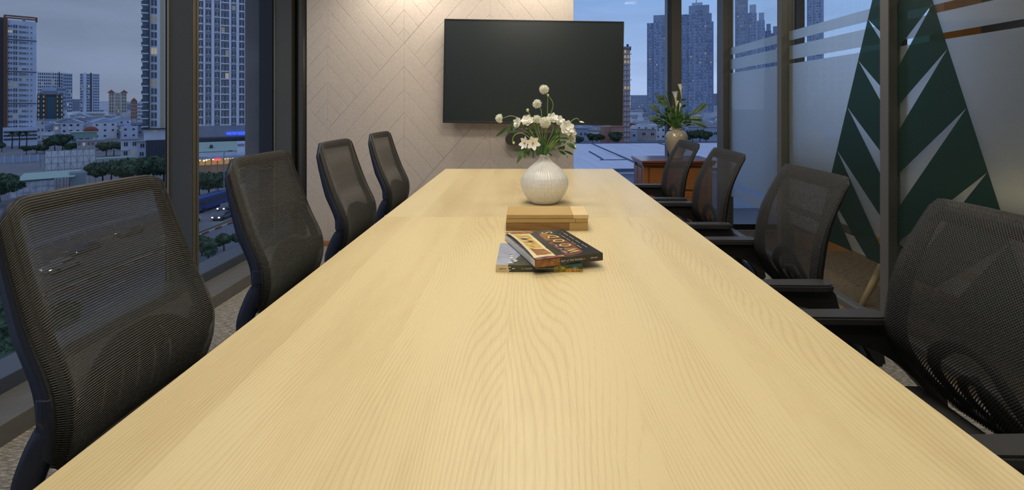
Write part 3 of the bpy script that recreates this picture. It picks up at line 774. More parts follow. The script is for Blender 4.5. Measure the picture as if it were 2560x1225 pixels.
def pompom(mb, c, r, m, face=(0,-1,.4)):
    f = Vector(face).normalized(); mb.blob(c, r*.62, M_['petal_g'], 1)
    for k in range(240):
        z = 1-2*(k+.5)/240; a = k*2.39996; q = math.sqrt(1-z*z); d = Vector((q*math.cos(a), q*math.sin(a), z))
        if d.dot(f) < -.45: continue
        rr = r*random.uniform(.8, 1.15); b = c+d*r*.45; t = c+d*rr
        s = d.cross(Vector((.3,.5,.8))).normalized()*r*.075; u = d.cross(s).normalized()*r*.075
        mb.raw([b, t+s, t+u, t-s, t-u], [(0,1,2),(0,2,3),(0,3,4),(0,4,1),(1,4,3,2)], m)
def star_flower(mb, c, r, face, m, n=6, cup=.35, core=True, rot=0, wid=.75):
    f = Vector(face).normalized(); a = f.orthogonal().normalized(); b = f.cross(a)
    for k in range(n):
        th = rot+2*PI*k/n; d = a*math.cos(th)+b*math.sin(th); tip = c+d*r*random.uniform(.9,1.05)+f*(r*cup)
        leaf_quads(mb, c+d*r*.06, tip, r*wid, m, bend=-.12, nrm=f, segs=4, fold=.1)
    if core: mb.blob(c+f*r*.16, r*.17, M_['yolk'], 1)
def flower(name, label, heads, path, dy, rs=.0022, lv=(), group=None, cat='flower'):
    o = empty(name, tuple(NK), label=label, cat=cat)
    mw = Matrix.Translation(-NK)
    mb = MB(); P = [p-NK for p in stem_pts(path, dy)]; mb.tube(P, [rs*.8]*3+[rs]*(len(P)-3), M_['stem'], 6); mb.build('stem', o, smooth=True)
    for kind, cx, cy, r, face in heads:
        mb = MB(); c = fp(cx, cy, dy)-NK
        if kind == 'pom': pompom(mb, c, r, M_['petal'], face); mb.build('flower_head', o)
        if kind == 'star': star_flower(mb, c, r, face, M_['petal']); mb.build('flower_head', o, smooth=True)
        if kind == 'dbl':
            star_flower(mb, c, r, face, M_['petal'], 7, .25, False, wid=.95); star_flower(mb, c+Vector(face)*r*.12, r*.8, face, M_['petal'], 6, .55, False, .4, wid=.95)
            star_flower(mb, c+Vector(face)*r*.2, r*.5, face, M_['petal'], 5, .8, False, .9, wid=.9); mb.build('flower_head', o, smooth=True)
        if kind == 'bud': mb.blob(c, r, M_['petal_g'], 2, (1,1,1.15)); mb.build('bud', o, smooth=True)
        if kind == 'lilybud':
            for k in range(5):
                th = k*1.257; leaf_quads(mb, c, c+Vector(face).normalized()*r*2+Vector((math.cos(th), math.sin(th), 0))*r*.3, r*.8, M_['petal'], .1)
            mb.build('bud', o, smooth=True)
    for (x0, y0, x1, y1, w) in lv:
        mb = MB(); leaf_quads(mb, fp(x0,y0,dy)-NK, fp(x1,y1,dy+random.uniform(-.02,.02))-NK, w, M_['leaf'] if random.random() < .85 else M_['leaf2']); mb.build('leaf', o, smooth=True)
    return o
flower('scabious_flower', 'tallest white pincushion flower rising highest in the round vase', [('pom',725,132,.0235,(0,-1,.3))], [(740,160),(775,230),(772,400),(775,520),(760,760)], .0)
flower('scabious_flower', 'white pincushion flower second highest, left of the tallest bloom', [('pom',627,332,.0225,(-.3,-1,.1))], [(660,370),(685,430),(693,540),(700,760)], .02)
flower('scabious_flower', 'white pincushion flower at the far left on an arching stem', [('pom',112,537,.0225,(-1,-.3,0))], [(150,535),(250,500),(340,520),(420,580),(520,700),(640,880)], .01)
flower('scabious_flower', 'open lacy white pincushion flower at the middle of the bouquet', [('pom',742,590,.0275,(.1,-1,0))], [(745,640),(740,720),(735,860)], -.05)
flower('scabious_flower', 'small pale pincushion flower with green centre left of the middle', [('pom',625,545,.0205,(0,-1,.2))], [(625,580),(650,700),(690,850)], -.03)
flower('flower_bud_sprig', 'long looping stem with a round green bud beneath the tallest bloom', [('bud',780,213,.006,(0,0,1))], [(780,213),(835,290),(850,360),(815,480),(760,620),(730,800)], -.01)
flower('flower_bud_sprig', 'curved stem with a green bud between the two left pincushion flowers', [('bud',497,422,.008,(0,0,1))], [(497,422),(530,490),(580,590),(660,820)], .0)
flower('flower_bud_sprig', 'drooping stem ending in a green bud at lower left over the camera bar', [('bud',302,875,.0065,(0,0,1))], [(302,875),(285,830),(320,765),(400,738),(470,765),(540,820),(640,920)], -.04)
flower('flower_bud_sprig', 'arched stem without bloom left of the bouquet centre', [('bud',420,545,.004,(0,0,1))], [(420,545),(450,495),(500,495),(550,545),(570,610),(640,800)], .02)
flower('flower_bud_sprig', 'round pale green bud hanging at the right edge of the bouquet', [('bud',1152,942,.0105,(0,0,1))], [(1152,942),(1135,870),(1080,810),(980,800),(880,880),(800,980)], -.03)
flower('ranunculus_bud', 'half-open white bud on a right-leaning arching stem', [('lilybud',1215,575,.0115,(.8,-.2,-.25))], [(1215,560),(1180,535),(1120,560),(1050,640),(930,780),(820,900)], .02)
flower('lily', 'white open flower with orange centre at lower left of the bouquet', [('star',568,878,.038,(.05,-1,.1)),('star',462,880,.036,(-.7,-.6,.2))], [(570,860),(600,830),(660,880),(700,940)], -.06, lv=[(560,830,610,800,.010)])
flower('lily', 'pair of white blossoms at upper left of the bouquet', [('dbl',492,572,.034,(-.2,-.8,.6)),('dbl',365,600,.032,(-.8,-.6,.3))], [(480,600),(540,720),(640,880)], .0)
flower('ranunculus', 'white ruffled bloom at the top right of the bouquet', [('dbl',840,535,.032,(.1,-.8,.6))], [(840,560),(850,700),(780,860)], .0)
flower('ranunculus', 'white ruffled bloom on the upper right shoulder of the bouquet', [('dbl',935,575,.033,(.4,-.7,.5))], [(930,600),(900,720),(790,900)], .02)
flower('ranunculus', 'largest white ruffled bloom on the right of the bouquet', [('dbl',1035,665,.042,(.3,-.9,.3))], [(1030,690),(940,760),(830,900)], -.03)
flower('ranunculus', 'small white bloom filling the gap above the largest ruffled bloom', [('dbl',985,610,.026,(.2,-.8,.5)),('dbl',890,555,.022,(.1,-.7,.7))], [(985,640),(920,760),(810,900)], .03)
flower('ranunculus', 'white ruffled bloom low on the right, beside the rear window', [('dbl',1095,745,.035,(.7,-.7,0)),('dbl',1105,840,.026,(.6,-.5,-.4))], [(1090,760),(960,800),(830,920)], .01)
def sprig(label, path, dy, lv):
    o = flower('leafy_sprig', label, [], path, dy, .0016, lv, cat='foliage'); return o
sprig('long-leaved green sprig at the far left under the arching flower', [(240,640),(330,650),(480,720),(620,880)], .0,
      [(240,645,55,785,.018),(270,650,300,590,.014),(245,670,225,770,.013),(300,670,320,765,.015),(290,640,250,600,.010),(320,640,400,665,.012),(260,650,280,715,.016)])
sprig('drooping leaf cluster below the orange-centred flower', [(480,960),(560,930),(640,950)], -.05,
      [(440,965,300,980,.017),(440,975,350,1155,.022),(470,960,455,1090,.020),(505,950,505,1060,.020),(520,945,485,1000,.018),(570,970,580,1095,.014),(620,960,630,1050,.016),(590,940,545,985,.014)])
sprig('dark leaves at the centre of the bouquet above the neck', [(700,860),(715,950)], -.05,
      [(720,900,640,1050,.026),(700,820,720,1010,.032),(760,900,770,1020,.020),(800,940,760,1010,.018),(740,870,690,800,.02),(690,880,680,1040,.022),(660,850,700,960,.02),(780,1010,840,1060,.010),(740,980,760,1055,.02)])
sprig('leafy sprig spreading low right with paired leaves', [(1080,960),(980,960),(880,980),(800,1010)], -.02,
      [(1000,985,1130,1040,.014),(930,980,1010,1040,.015),(980,990,1030,1045,.012),(1010,910,985,980,.016),(1010,930,915,965,.016),(880,900,885,970,.018),(1040,1055,1052,1080,.006)])
sprig('large dark leaves at the right under the white blooms', [(1040,900),(950,870),(840,930)], -.04,
      [(1040,880,1160,960,.028),(1035,855,910,895,.022),(1080,830,940,810,.018),(880,760,870,880,.018),(925,680,930,780,.02),(860,700,870,800,.018),(1000,860,960,900,.016)])
sprig('green leaves on the upper left between the white blossoms', [(520,640),(560,740),(650,900)], .0,
      [(420,580,490,640,.018),(480,620,560,620,.014),(530,690,615,720,.016),(440,640,500,690,.016),(560,600,640,640,.010),(470,650,520,730,.014)])

# arrangement on the chest
VY2 = 4.52
def fq(cx, cy, dy=0):
    Y = VY2+dy; return Vector(((1600+cx/5.325-VX)*Y/F, Y, EZ-(190+cy/5.325-VY)*Y/F))
NK2 = Vector((VT[0], VT[1], VT[2]+.25))
def spray(name, label, pts, leaves, m, dy=0, cat='foliage', head=None):
    o = empty(name, tuple(NK2), label=label, cat=cat)
    P = [fq(x, y, dy)-NK2 for x, y in pts]+[Vector((0,0,0)), Vector((0,0,-.1))]
    MB().tube(smooth_path(P, 4), .003, M_['stem'], 5).build('stem', o, smooth=True)
    mb = MB()
    for (x0,y0,x1,y1,w) in leaves: leaf_quads(mb, fq(x0,y0,dy)-NK2, fq(x1,y1,dy+random.uniform(-.04,.04))-NK2, w, m)
    if leaves: mb.build('leaves', o, smooth=True)
    if head: head(o)
    return o
def trumpet(px0, py0, px1, py1, r, dy=0, flare=1.0):
    def h(o):
        b, t = fq(px0,py0,dy)-NK2, fq(px1,py1,dy)-NK2; d = (t-b).normalized(); a = d.orthogonal().normalized(); c = d.cross(a); mb = MB()
        vs = []; R = 18; prof = [(0,.12),(.3,.2),(.6,.34),(.82,.50),(.95,.72),(1.0,.86*flare)]
        for q, rr in prof:
            for k in range(R):
                th = 2*PI*k/R; w_ = rr*r*(1+(.18*math.cos(3*th*2) if q > .8 else 0)); vs.append(b+(t-b)*(q+(.03*math.cos(6*th) if q > .9 else 0))+a*math.cos(th)*w_+c*math.sin(th)*w_)
        fs = [(i*R+k, i*R+(k+1)%R, (i+1)*R+(k+1)%R, (i+1)*R+k) for i in range(5) for k in range(R)]
        mi = [0 if f[0] >= 2*R else 1 for f in fs]
        link('flower_head', newmesh('flower_head', vs, fs, [M_['petal'], M_['petal_g']], mi, smooth=True), o)
    return h
spray('lily_flower', 'tallest white trumpet lily in the urn, in front of the window post', [(550,280),(530,480),(510,640)], [], M_['leaf'], 0, 'flower', trumpet(555,290,535,105,.027))
spray('lily_flower', 'pale trumpet lily left of the tallest one in the urn', [(480,400),(490,560)], [], M_['leaf'], -.03, 'flower', trumpet(482,400,467,205,.036))
spray('lily_flower', 'half-closed yellowish lily at the middle of the urn arrangement', [(525,470),(510,600)], [], M_['leaf'], -.05, 'flower', trumpet(520,475,545,365,.018))
spray('lily_flower', 'small white lily bud beside the pale trumpet lily', [(470,460),(490,600)], [], M_['leaf'], -.04, 'flower', trumpet(470,460,505,330,.014))
spray('lily_flower', 'low yellow-white lily drooping over the urn lip', [(430,690),(460,690)], [], M_['leaf'], -.08, 'flower', trumpet(440,640,415,720,.026))
def fan(x0, y0, x1, y1, n, spreadw, w):
    out = []
    for k in range(n):
        t = (k/(n-1)-.5); dx, dy = x1-x0, y1-y0; L_ = math.hypot(dx, dy); nx, ny = -dy/L_, dx/L_
        out.append((x0+dx*.15, y0+dy*.15, x1+nx*t*spreadw*2-abs(t)*dx*.12, y1+ny*t*spreadw*2-abs(t)*dy*.12, w))
    return out
spray('protea_leaf_branch', 'broad grey-green leaf branch reaching far right in the urn', [(880,360),(720,450),(600,620)], fan(640,560,890,360,6,40,.028), M_['leaf_grey'])
spray('protea_leaf_branch', 'grey-green leaf branch on the right pointing level', [(820,580),(700,570),(580,640)], fan(600,560,840,585,5,26,.026), M_['leaf_grey'], -.03)
spray('protea_leaf_branch', 'grey-green leaf branch on the lower right pointing down', [(870,680),(740,620),(580,660)], fan(640,590,895,690,5,22,.026), M_['leaf_grey'], -.06)
spray('protea_leaf_branch', 'grey-green leaf branch on the left fanning upward', [(150,400),(260,500),(420,650)], fan(300,520,130,380,6,34,.024), M_['leaf_grey'])
spray('protea_leaf_branch', 'grey-green leaf branch on the left pointing level', [(130,580),(260,560),(420,660)], fan(300,560,115,575,6,36,.020), M_['leaf_grey'], -.04)
spray('protea_leaf_branch', 'broad pale leaf cluster on the upper left beside the post', [(330,300),(400,450),(470,640)], fan(410,410,240,330,6,50,.04)+[(330,300,230,260,.03),(360,330,310,250,.03)], M_['leaf_grey'], .03)
spray('leafy_branch', 'branch with a large oval dark leaf at the upper left of the urn', [(220,270),(330,420),(450,640)], [(280,330,200,235,.04),(350,500,330,420,.03)], M_['leaf'], .0)
spray('leafy_branch', 'thin twig with tiny dark leaves rising at the upper left', [(350,180),(370,300),(440,560)], [(350,200,310,180,.008),(350,200,390,195,.008),(360,230,340,215,.008),(370,260,345,245,.01),(372,270,395,255,.01),(350,190,345,165,.008)], M_['leaf'], .02)
def thicket(cx, cy, rx, ry, n, w, l):
    out = []
    for k in range(n):
        a = random.uniform(0, 2*PI); q = math.sqrt(random.random()); x, y = cx+rx*q*math.cos(a), cy+ry*q*math.sin(a)
        d = math.atan2(y-720, x-490)+random.uniform(-.7,.7); out.append((x, y, x+math.cos(d)*l, y+math.sin(d)*l, w))
    return out
spray('leafy_branch', 'dense narrow-leaved dark foliage on the left of the urn', [(280,600),(380,640),(450,690)], thicket(310,590,115,90,70,.012,60), M_['leaf'], -.03)
spray('leafy_branch', 'dense narrow-leaved dark foliage on the right of the urn', [(640,620),(580,660),(520,690)], thicket(620,600,70,70,45,.012,55)+[(620,600,600,470,.016),(640,560,610,440,.012)], M_['leaf'], -.03)
spray('leafy_branch', 'bright green leaves at the centre of the urn above its mouth', [(490,560),(495,660)], thicket(490,600,75,95,75,.014,75), M_['leaf2'], -.06)
spray('leafy_branch', 'dark green oval leaves behind the lilies in the urn', [(580,330),(540,480),(510,640)], [(555,325,610,305,.022),(560,330,540,300,.02),(430,450,350,560,.03),(420,470,330,430,.03),(430,500,400,640,.03),(560,420,610,380,.03)]+thicket(450,540,90,90,40,.018,70), M_['leaf'], .03)

# ---------------------------------------------------------------- wooden boards stack
BX0, BX1, BY0, BY1 = -.0865, .2405, 1.975, 2.14
def board(label, z0, z1, m, dx=0, cut=.80, m2='board_pale', rz=0.0):
    cx, cy = (BX0+BX1)/2+dx, (BY0+BY1)/2; o = empty('wooden_board', (cx, cy, z0), rz, label=label, cat='wooden board')
    hw = (BX1-BX0)/2; hd = (BY1-BY0)/2; xs = -hw+2*hw*cut
    MB().box(-hw,xs,-hd,hd,0,z1-z0,M_[m],.0022).build('panel', o); MB().box(xs,hw,-hd,hd,0,z1-z0,M_[m2],.0022).build('end_panel', o)
board('bottom board of the wooden stack, darker brown with a lighter end', HT, HT+.031, 'board_dark', 0, .77, 'board')
board('thin middle board of the wooden stack', HT+.0315, HT+.0465, 'board', .0005, .85, 'board')
board('top honey-coloured board of the stack with a pale whitish end', HT+.0475, HT+.064, 'board', .003, .81, 'board_pale')

# ---------------------------------------------------------------- books
M_['cover_dark'] = mat('dark_painted_cover', (.035,.032,.028), .22, spec=.5, noise=.5, nscale=14)
M_['cover_gold'] = mat('gold_painted_print', (.55,.36,.07), .3, noise=.55, nscale=45)
M_['cover_cream'] = mat('cream_print', (.74,.62,.36), .3, noise=.12, nscale=30)
M_['cover_rust'] = mat('rust_painted_print', (.30,.12,.03), .3, noise=.7, nscale=60)
M_['cover_red'] = mat('red_brown_print', (.17,.045,.028), .3, noise=.7, nscale=40)
M_['cover_sky'] = mat('blue_grey_print', (.33,.36,.46), .3, noise=.3, nscale=18)
M_['cover_hill'] = mat('dark_olive_print', (.055,.055,.035), .3, noise=.5, nscale=35)
M_['cover_leaf'] = mat('yellow_green_print', (.34,.26,.02), .3, noise=.9, nscale=90)
M_['cover_town'] = mat('orange_print', (.55,.25,.02), .3, noise=.9, nscale=140)
M_['cover_teal'] = mat('teal_print', (.03,.085,.06), .3, noise=.5, nscale=60)
M_['snow'] = mat('white_print', (.72,.74,.78), .4)
M_['ink_gold'] = mat('gold_ink', (.75,.66,.22), .4)
M_['ink_white'] = mat('white_ink', (.75,.75,.72), .4)
M_['ink_dark'] = mat('dark_ink', (.05,.05,.05), .4)
def decal(parent, poly, z, m, name='cover_print'):
    return MB().prism(poly, z, z+.00012, m, 'Z').build(name, parent, fix=True)
def decal_front(parent, poly, y, m, name='spine_print'):
    return MB().prism(poly, y-.00012, y, m, 'Y').build(name, parent, fix=True)
def rag(cx, cy, rx, ry, n=18, j=.35): return [(cx+rx*math.cos(2*PI*k/n)*random.uniform(1-j,1), cy+ry*math.sin(2*PI*k/n)*random.uniform(1-j,1)) for k in range(n)]
# lower book: spine towards the camera, local x along spine
b2 = empty('art_book', (.0347, 1.487, HT), label='lower paperback art book with snowy mountain cover, flat on the table', cat='book')
w, d, h = .2594, .235, .0212
MB().box(-w/2,w/2,0,d,0,.001,M_['cover_hill']).build('back_cover', b2)
MB().box(-w/2+.001,w/2-.001,.0015,d-.001,.001,h-.001,M_['paper']).build('page_block', b2)
MB().box(-w/2,w/2,0,d,h-.001,h,M_['cover_sky']).build('front_cover', b2)
MB().box(-w/2,w/2,-.001,.0008,0,h,M_['cover_hill'],.0004).build('spine', b2)
decal(b2, [(-w/2+.036,0),(w/2,0),(w/2,d),(-.02,d),(-.06,.09)], h, M_['cover_hill'])
decal(b2, [(.045,0),(w/2,0),(w/2,.1),(.06,.08)], h+.00015, M_['cover_teal'])
decal_front(b2, [(-w/2,0),(-w/2+.040,0),(-w/2+.036,h),(-w/2,h)], -.001, M_['cover_cream'])
decal_front(b2, [(.045,.0005),(w/2-.001,.0005),(w/2-.001,.015),(.06,.02),(.045,.015)], -.001, M_['cover_leaf'])
decal_front(b2, [(.075,.0005),(w/2-.006,.0005),(w/2-.008,.009),(.08,.008)], -.00115, M_['cover_town'])
decal_front(b2, [(.08,.012),(w/2,.009),(w/2,h),(.06,h)], -.00112, M_['cover_teal'])
for k in range(16):
    q = k/16; cx = -w/2+.022+.016*random.random()+.025*(1-q)*random.random(); decal(b2, rag(cx+.01, .012+q*.09, .008, .004), h+.0002+.00005*k, M_['snow'] if k%3 else M_['ink_dark'])
for k in range(7): decal_front(b2, rag(-w/2+.045+random.uniform(-.006,.008), .004+k*.0022, .005, .0016), -.0012-.0001*k, M_['snow'] if k%2 else M_['ink_dark'])
RX = Matrix.Rotation(PI/2, 4, 'X')
text('ROBERT AMOS', .0042, M_['ink_dark'], b2, Matrix.Translation((-w/2+.009,-.00135,.0085)) @ RX, sx=.8)
text('E. J. HUGHES', .0056, M_['ink_white'], b2, Matrix.Translation((-.052,-.00135,.0085)) @ RX, spacing=1.15, sx=.85)
text('PAINTS BRITISH COLUMBIA', .0048, M_['ink_white'], b2, Matrix.Translation((-.010,-.00135,.0087)) @ RX, spacing=1.15, sx=.85)
ring = [(.108+math.cos(a)*.0075*(1+.1*math.cos(2*a)), -.00135, .0105+math.sin(a)*.0042) for a in [2*PI*k/20 for k in range(21)]]
MB().tube(ring, .0003, M_['ink_white'], 4).build('emblem', b2)
text('mb', .006, M_['ink_white'], b2, Matrix.Translation((.1035,-.00135,.0088)) @ RX)
# upper book: rotated, spine at its front-right side
F0 = Vector((.022, 1.458)); ang = math.radians(19.0); w, d, h = .222, .318, .0225
b1 = empty('art_book', (F0.x, F0.y, HT+.0216), ang, label='upper paperback art book lying askew, gold lettering on a dark painted cover', cat='book')
MB().box(0,w,0,d,0,.001,M_['cover_dark']).build('back_cover', b1)
MB().box(.001,w-.001,.0015,d-.001,.001,h-.0018,M_['paper']).build('page_block', b1)
MB().box(0,w,-.001,.0008,0,h,M_['cover_dark'],.0004).build('spine', b1)
# front cover, lifted slightly along its left free edge
def cz(x, y): return h+.013*max(0, 1-x/.06)**2*math.sin(PI*min(1, max(0, y/d)))**.7 + .006*max(0,(y/d-.4))*max(0,1-x/.1)
nu, nv = 16, 16; vs = []
for L_ in (0, .0008):
    for j in range(nv+1):
        for i in range(nu+1): x, y = w*i/nu, d*j/nv; vs.append((x, y, cz(x, y)-L_))
n1 = (nu+1)*(nv+1); fs = []
for j in range(nv):
    for i in range(nu):
        a = j*(nu+1)+i; fs += [(a,a+1,a+nu+2,a+nu+1),(a+n1,a+nu+1+n1,a+nu+2+n1,a+1+n1)]
bd = [i for i in range(nu+1)]+[j*(nu+1)+nu for j in range(1, nv+1)]+[nv*(nu+1)+i for i in range(nu-1, -1, -1)]+[j*(nu+1) for j in range(nv-1, 0, -1)]
for a, b in zip(bd, bd[1:]+bd[:1]): fs.append((a, a+n1, b+n1, b))
fc = link('front_cover', newmesh('front_cover', vs, fs, M_['cover_dark'], smooth=False), b1)
def cdecal(poly, lift, m):
    """print following the lifted cover: clip into a grid"""
    mb = MB(); n = 14
    for i in range(n):
        for j in range(n):
            q = clip(clip(clip(clip(poly,1,0,w*(i+1)/n),-1,0,-w*i/n),0,1,d*(j+1)/n),0,-1,-d*j/n); q = dedupe(q)
            if area2(q) > 1e-8: mb.raw([(x, y, cz(x, y)+lift) for x, y in q], [tuple(range(len(q)))], m)
    return mb.build('cover_print', fc)
cdecal([(.001,.06),(.001,d-.03),(.012,d-.012),(.10,d-.01),(.075,.10),(.10,.015),(.06,.004),(.001,.004)], .0004, M_['cover_cream'])
cdecal([(.018,.115),(.020,.270),(.072,.268),(.066,.110)], .0006, M_['cover_gold'])
cdecal([(.018,.035),(.018,.105),(.066,.100),(.072,.045)], .0006, M_['cover_rust'])
cdecal([(.014,d-.035),(.014,d-.008),(.10,d-.004),(.10,d-.03)], .00065, M_['cover_rust'])
cdecal([(.074,.02),(.084,.29),(.108,.29),(.100,.02)], .0007, M_['cover_dark'])
cdecal([(.104,.01),(.104,.26),(.160,.27),(.176,.12),(.17,.03),(.14,.012)], .00055, M_['cover_red'])
cdecal([(.108,.15),(.112,.275),(.130,.285),(.150,.25),(.14,.18)], .00075, M_['cover_rust'])
for k in range(9): cdecal(rag(.038+random.uniform(-.008,.014), .165+k*.009, .014, .007, 12, .5), .0008+.00003*k, M_['cover_dark'] if k%4 else M_['cover_cream'])
for k in range(7): cdecal(rag(.12+random.uniform(-.01,.02), .07+k*.026, .018, .010, 12, .5), .0009, M_['cover_dark'])
cdecal([(.001,0),(.001,.010),(.05,.024),(.10,.012),(.10,0)], .0010, M_['cover_red'])
TT = lambda x, y, z: Matrix.Translation((x, y, z)) @ Matrix.Rotation(PI/2, 4, 'Z')
for ch_, yy in zip('WOODS', (.050,.112,.166,.220,.276)):
    text(ch_, .058, M_['ink_gold'], fc, TT(.164, yy, h+.0018), align='CENTER', sx=.74)
text('OUT OF THE', .011, M_['ink_white'], fc, TT(.118, .03, h+.0018), spacing=1.6)
for xx, y0, y1 in ((.200,.06,.28),(.180,.06,.25)):
    for k in range(22): decal(fc, [(xx, y0+k*(y1-y0)/22),(xx+.0022, y0+k*(y1-y0)/22),(xx+.0022, y0+(k+.6)*(y1-y0)/22),(xx, y0+(k+.6)*(y1-y0)/22)], h+.0012, M_['ink_white']) if k%5 else None
decal_front(b1, [(.001,.001),(.082,.001),(.075,h*.5),(.08,h-.001),(.001,h-.001)], -.001, M_['cover_rust'])
text('< OUT of THE WOODS >', .0078, M_['ink_white'], b1, Matrix.Translation((.075,-.00125,.0088)) @ RX, spacing=1.25, sx=.82)
text('HERITAGE', .0052, M_['ink_white'], b1, Matrix.Translation((.180,-.00125,.0098)) @ RX, spacing=1.25, sx=.8)

# ---------------------------------------------------------------- city outside
GZ = EZ-22.0
def P3(px, py, Y): return Vector(((px-VX)*Y/F, Y, EZ-(py-VY)*Y/F))
CM = {}
def cm(name, col, rough=.8, **k):
    if name not in CM: CM[name] = mat(name, col, rough, **k)
    return CM[name]
white = cm('white_facade', (.72,.74,.80), noise=.08, nscale=.2); grey = cm('grey_facade', (.26,.28,.34), noise=.15, nscale=.3)
paleblue = cm('pale_blue_facade', (.55,.60,.72), noise=.1, nscale=.2); beige = cm('beige_facade', (.58,.52,.42), noise=.1, nscale=.3)
dkglass = cm('dark_window', (.05,.065,.09), .15, spec=.6); brown = cm('terracotta_band', (.17,.07,.035)); terr = cm('red_roof_tile', (.26,.07,.04), noise=.2, nscale=1)
lit = cm('lit_window', (.2,.18,.1), .5, emit=(1,.84,.55), es=.30); litw = cm('lit_window_dim', (.1,.1,.08), .5, emit=(.95,.9,.65), es=.12)
tealg = cm('teal_glass', (.02,.09,.14), .2); dark = cm('dark_facade', (.06,.063,.075)); tin = cm('tin_roof', (.42,.48,.58), noise=.25, nscale=.5)
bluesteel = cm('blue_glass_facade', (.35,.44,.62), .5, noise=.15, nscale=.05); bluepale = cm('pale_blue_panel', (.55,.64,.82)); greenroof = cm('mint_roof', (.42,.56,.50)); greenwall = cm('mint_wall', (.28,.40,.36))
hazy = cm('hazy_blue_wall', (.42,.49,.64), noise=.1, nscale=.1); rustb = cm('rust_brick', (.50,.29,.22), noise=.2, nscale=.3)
asph = cm('asphalt', (.15,.16,.19), noise=.12, nscale=.15); pave = cm('plaza_paving', (.20,.21,.24), noise=.15, nscale=.12)
folm = cm('tree_foliage', (.06,.105,.055), noise=.5, nscale=.6); bark = cm('tree_bark', (.06,.045,.03))

gr = boxo('ground', -1500, 1700, 8, 2600, GZ-1, GZ, cm('city_ground', (.15,.165,.20), noise=.3, nscale=.02), kind='structure')
boxo('road', -74, -41, 8, 520, GZ, GZ+.05, asph, kind='structure')
boxo('plaza', -330, -78, 100, 235, GZ, GZ+.04, pave, kind='structure')

def site(name, px, Y, label, cat='building', group=None):
    a = math.atan((px-VX)/F); return empty(name, (math.tan(a)*Y, Y, GZ), -a, label=label, cat=cat, group=group), math.cos(a)*Y/F, Y/F, px
def lz(py, s): return EZ-(py-VY)*s-GZ
WINS = {}
def winmesh(w, h, g, fr=True):
    k = (round(w,2), round(h,2), g.name)
    if k not in WINS:
        mb = MB(); mb.box(-w/2,w/2,-.12,.3,-h/2,h/2,g)
        if fr: mb.box(-w/2,w/2,-.25,0,-h/2-.12,-h/2+.06,white); mb.box(-.06,.06,-.2,-.1,-h/2,h/2,white)
        WINS[k] = newmesh('window', mb.v, mb.f, mb.mats, mb.m)
    return WINS[k]
def put_window(parent, x, z, w, h, front=0, plit=.08):
    r = random.random(); g = lit if r < plit*.25 else (litw if r < plit else dkglass)
    return link('window', winmesh(w, h, g), parent, (x, front, z))

# tower A, far left
o, su, sv, pc = site('apartment_tower', 46, 270, 'tall apartment tower at the left edge of the view with an orange roof frame')
X = lambda px: (px-pc)*su
MB().box(X(17),X(92),0,22,0,lz(52,sv),paleblue).build('wall', o)
MB().box(X(-6),X(10),1.5,22,0,lz(46,sv),dark).build('side_wing', o)
MB().box(X(9),X(19),-1,20,0,lz(47,sv),brown).build('terracotta_band', o)
rf = MB()
for x in (12,92): rf.box(X(x)-.4,X(x)+.4,0,1,lz(52,sv),lz(40,sv),brown)
rf.box(X(12),X(92),-.4,1,lz(42.5,sv),lz(39.5,sv),brown); rf.box(X(12),X(92),9,10,lz(42.5,sv),lz(39.5,sv),brown); rf.box(X(56),X(64),2,6,lz(52,sv),lz(43,sv),grey)
rf.build('roof_frame', o)
for r in range(21):
    z = lz(67+r*13.2, sv)
    if r in (3,9,15,20): MB().box(X(17),X(92.5),-.5,0,z+1.25,z+1.6,dark).build('floor_band', o)
    if r == 20: break
    for c0, c1, hh in ((20,31,1.2),(33,43.5,1.9),(47.5,53.5,1.7),(55,65,1.2),(67,71,1.2),(77,81,1.1)):
        put_window(o, X((c0+c1)/2), z, (c1-c0)*su*.95, hh, 0, .10)
MB().box(X(8),X(94),-3,25,0,lz(318,sv),paleblue).build('podium', o)
for k in range(3): MB().box(X(10),X(93),-3.3,-3,lz(327+k*9,sv),lz(331+k*9,sv),dark).build('podium_window_strip', o)

# tower D with balconies
o, su, sv, pc = site('residential_tower', 384, 172, 'white residential tower with stacked balconies left of the bronze mullion')
X = lambda px: (px-pc)*su
MB().box(X(372),X(428),0,20,lz(322,sv),lz(-120,sv),white).build('wall', o)
MB().box(X(356),X(373),1.6,20,lz(322,sv),lz(-120,sv),grey).build('balcony_recess', o)
MB().box(X(371.5),X(374.5),-1.2,1,lz(322,sv),lz(-120,sv),dark).build('edge_pier', o)
MB().box(X(401),X(411),-.3,0,lz(322,sv),lz(-120,sv),cm('ochre_stripe', (.52,.42,.26))).build('beige_stripe', o)
for r in range(22):
    py = 310-r*20.1
    b = MB().box(X(353),X(372),-.9,1.7,lz(py+7.5,sv),lz(py+5,sv),white).build('balcony', o)
    rl = MB(); rl.box(X(353.4),X(371),-.85,-.75,lz(py+5,sv),lz(py-1,sv),tealg); rl.box(X(353),X(371.5),-.9,-.7,lz(py-.6,sv),lz(py-1.6,sv),dark); rl.build('railing', b)
    put_window(o, X(365), lz(py-1, sv), 5.5*su, 11*sv, 1.5, .1)
    w_ = put_window(o, X(385), lz(py-1, sv), 14*su, 15.5*sv, 0, .22)
MB().box(X(354),X(428),-1.5,20,lz(323.5,sv),lz(320.5,sv),dark).build('transfer_slab', o)
pd = MB().box(X(360),X(428),0,20,lz(350,sv),lz(323.5,sv),white).build('podium_block', o); put_window(o, X(388), lz(330,sv), 9*su, 9*sv, 0, .9)
lv = MB().box(X(364.5),X(428),-.3,20,lz(397,sv),lz(350,sv),grey).build('louvre_block', o)
lm = MB()
for k in range(31): x = X(365+k*2); lm.box(x, x+.12, -.5, -.3, lz(397,sv), lz(350,sv), dark)
tag(lm.build('louvre_fins', lv), kind='stuff')
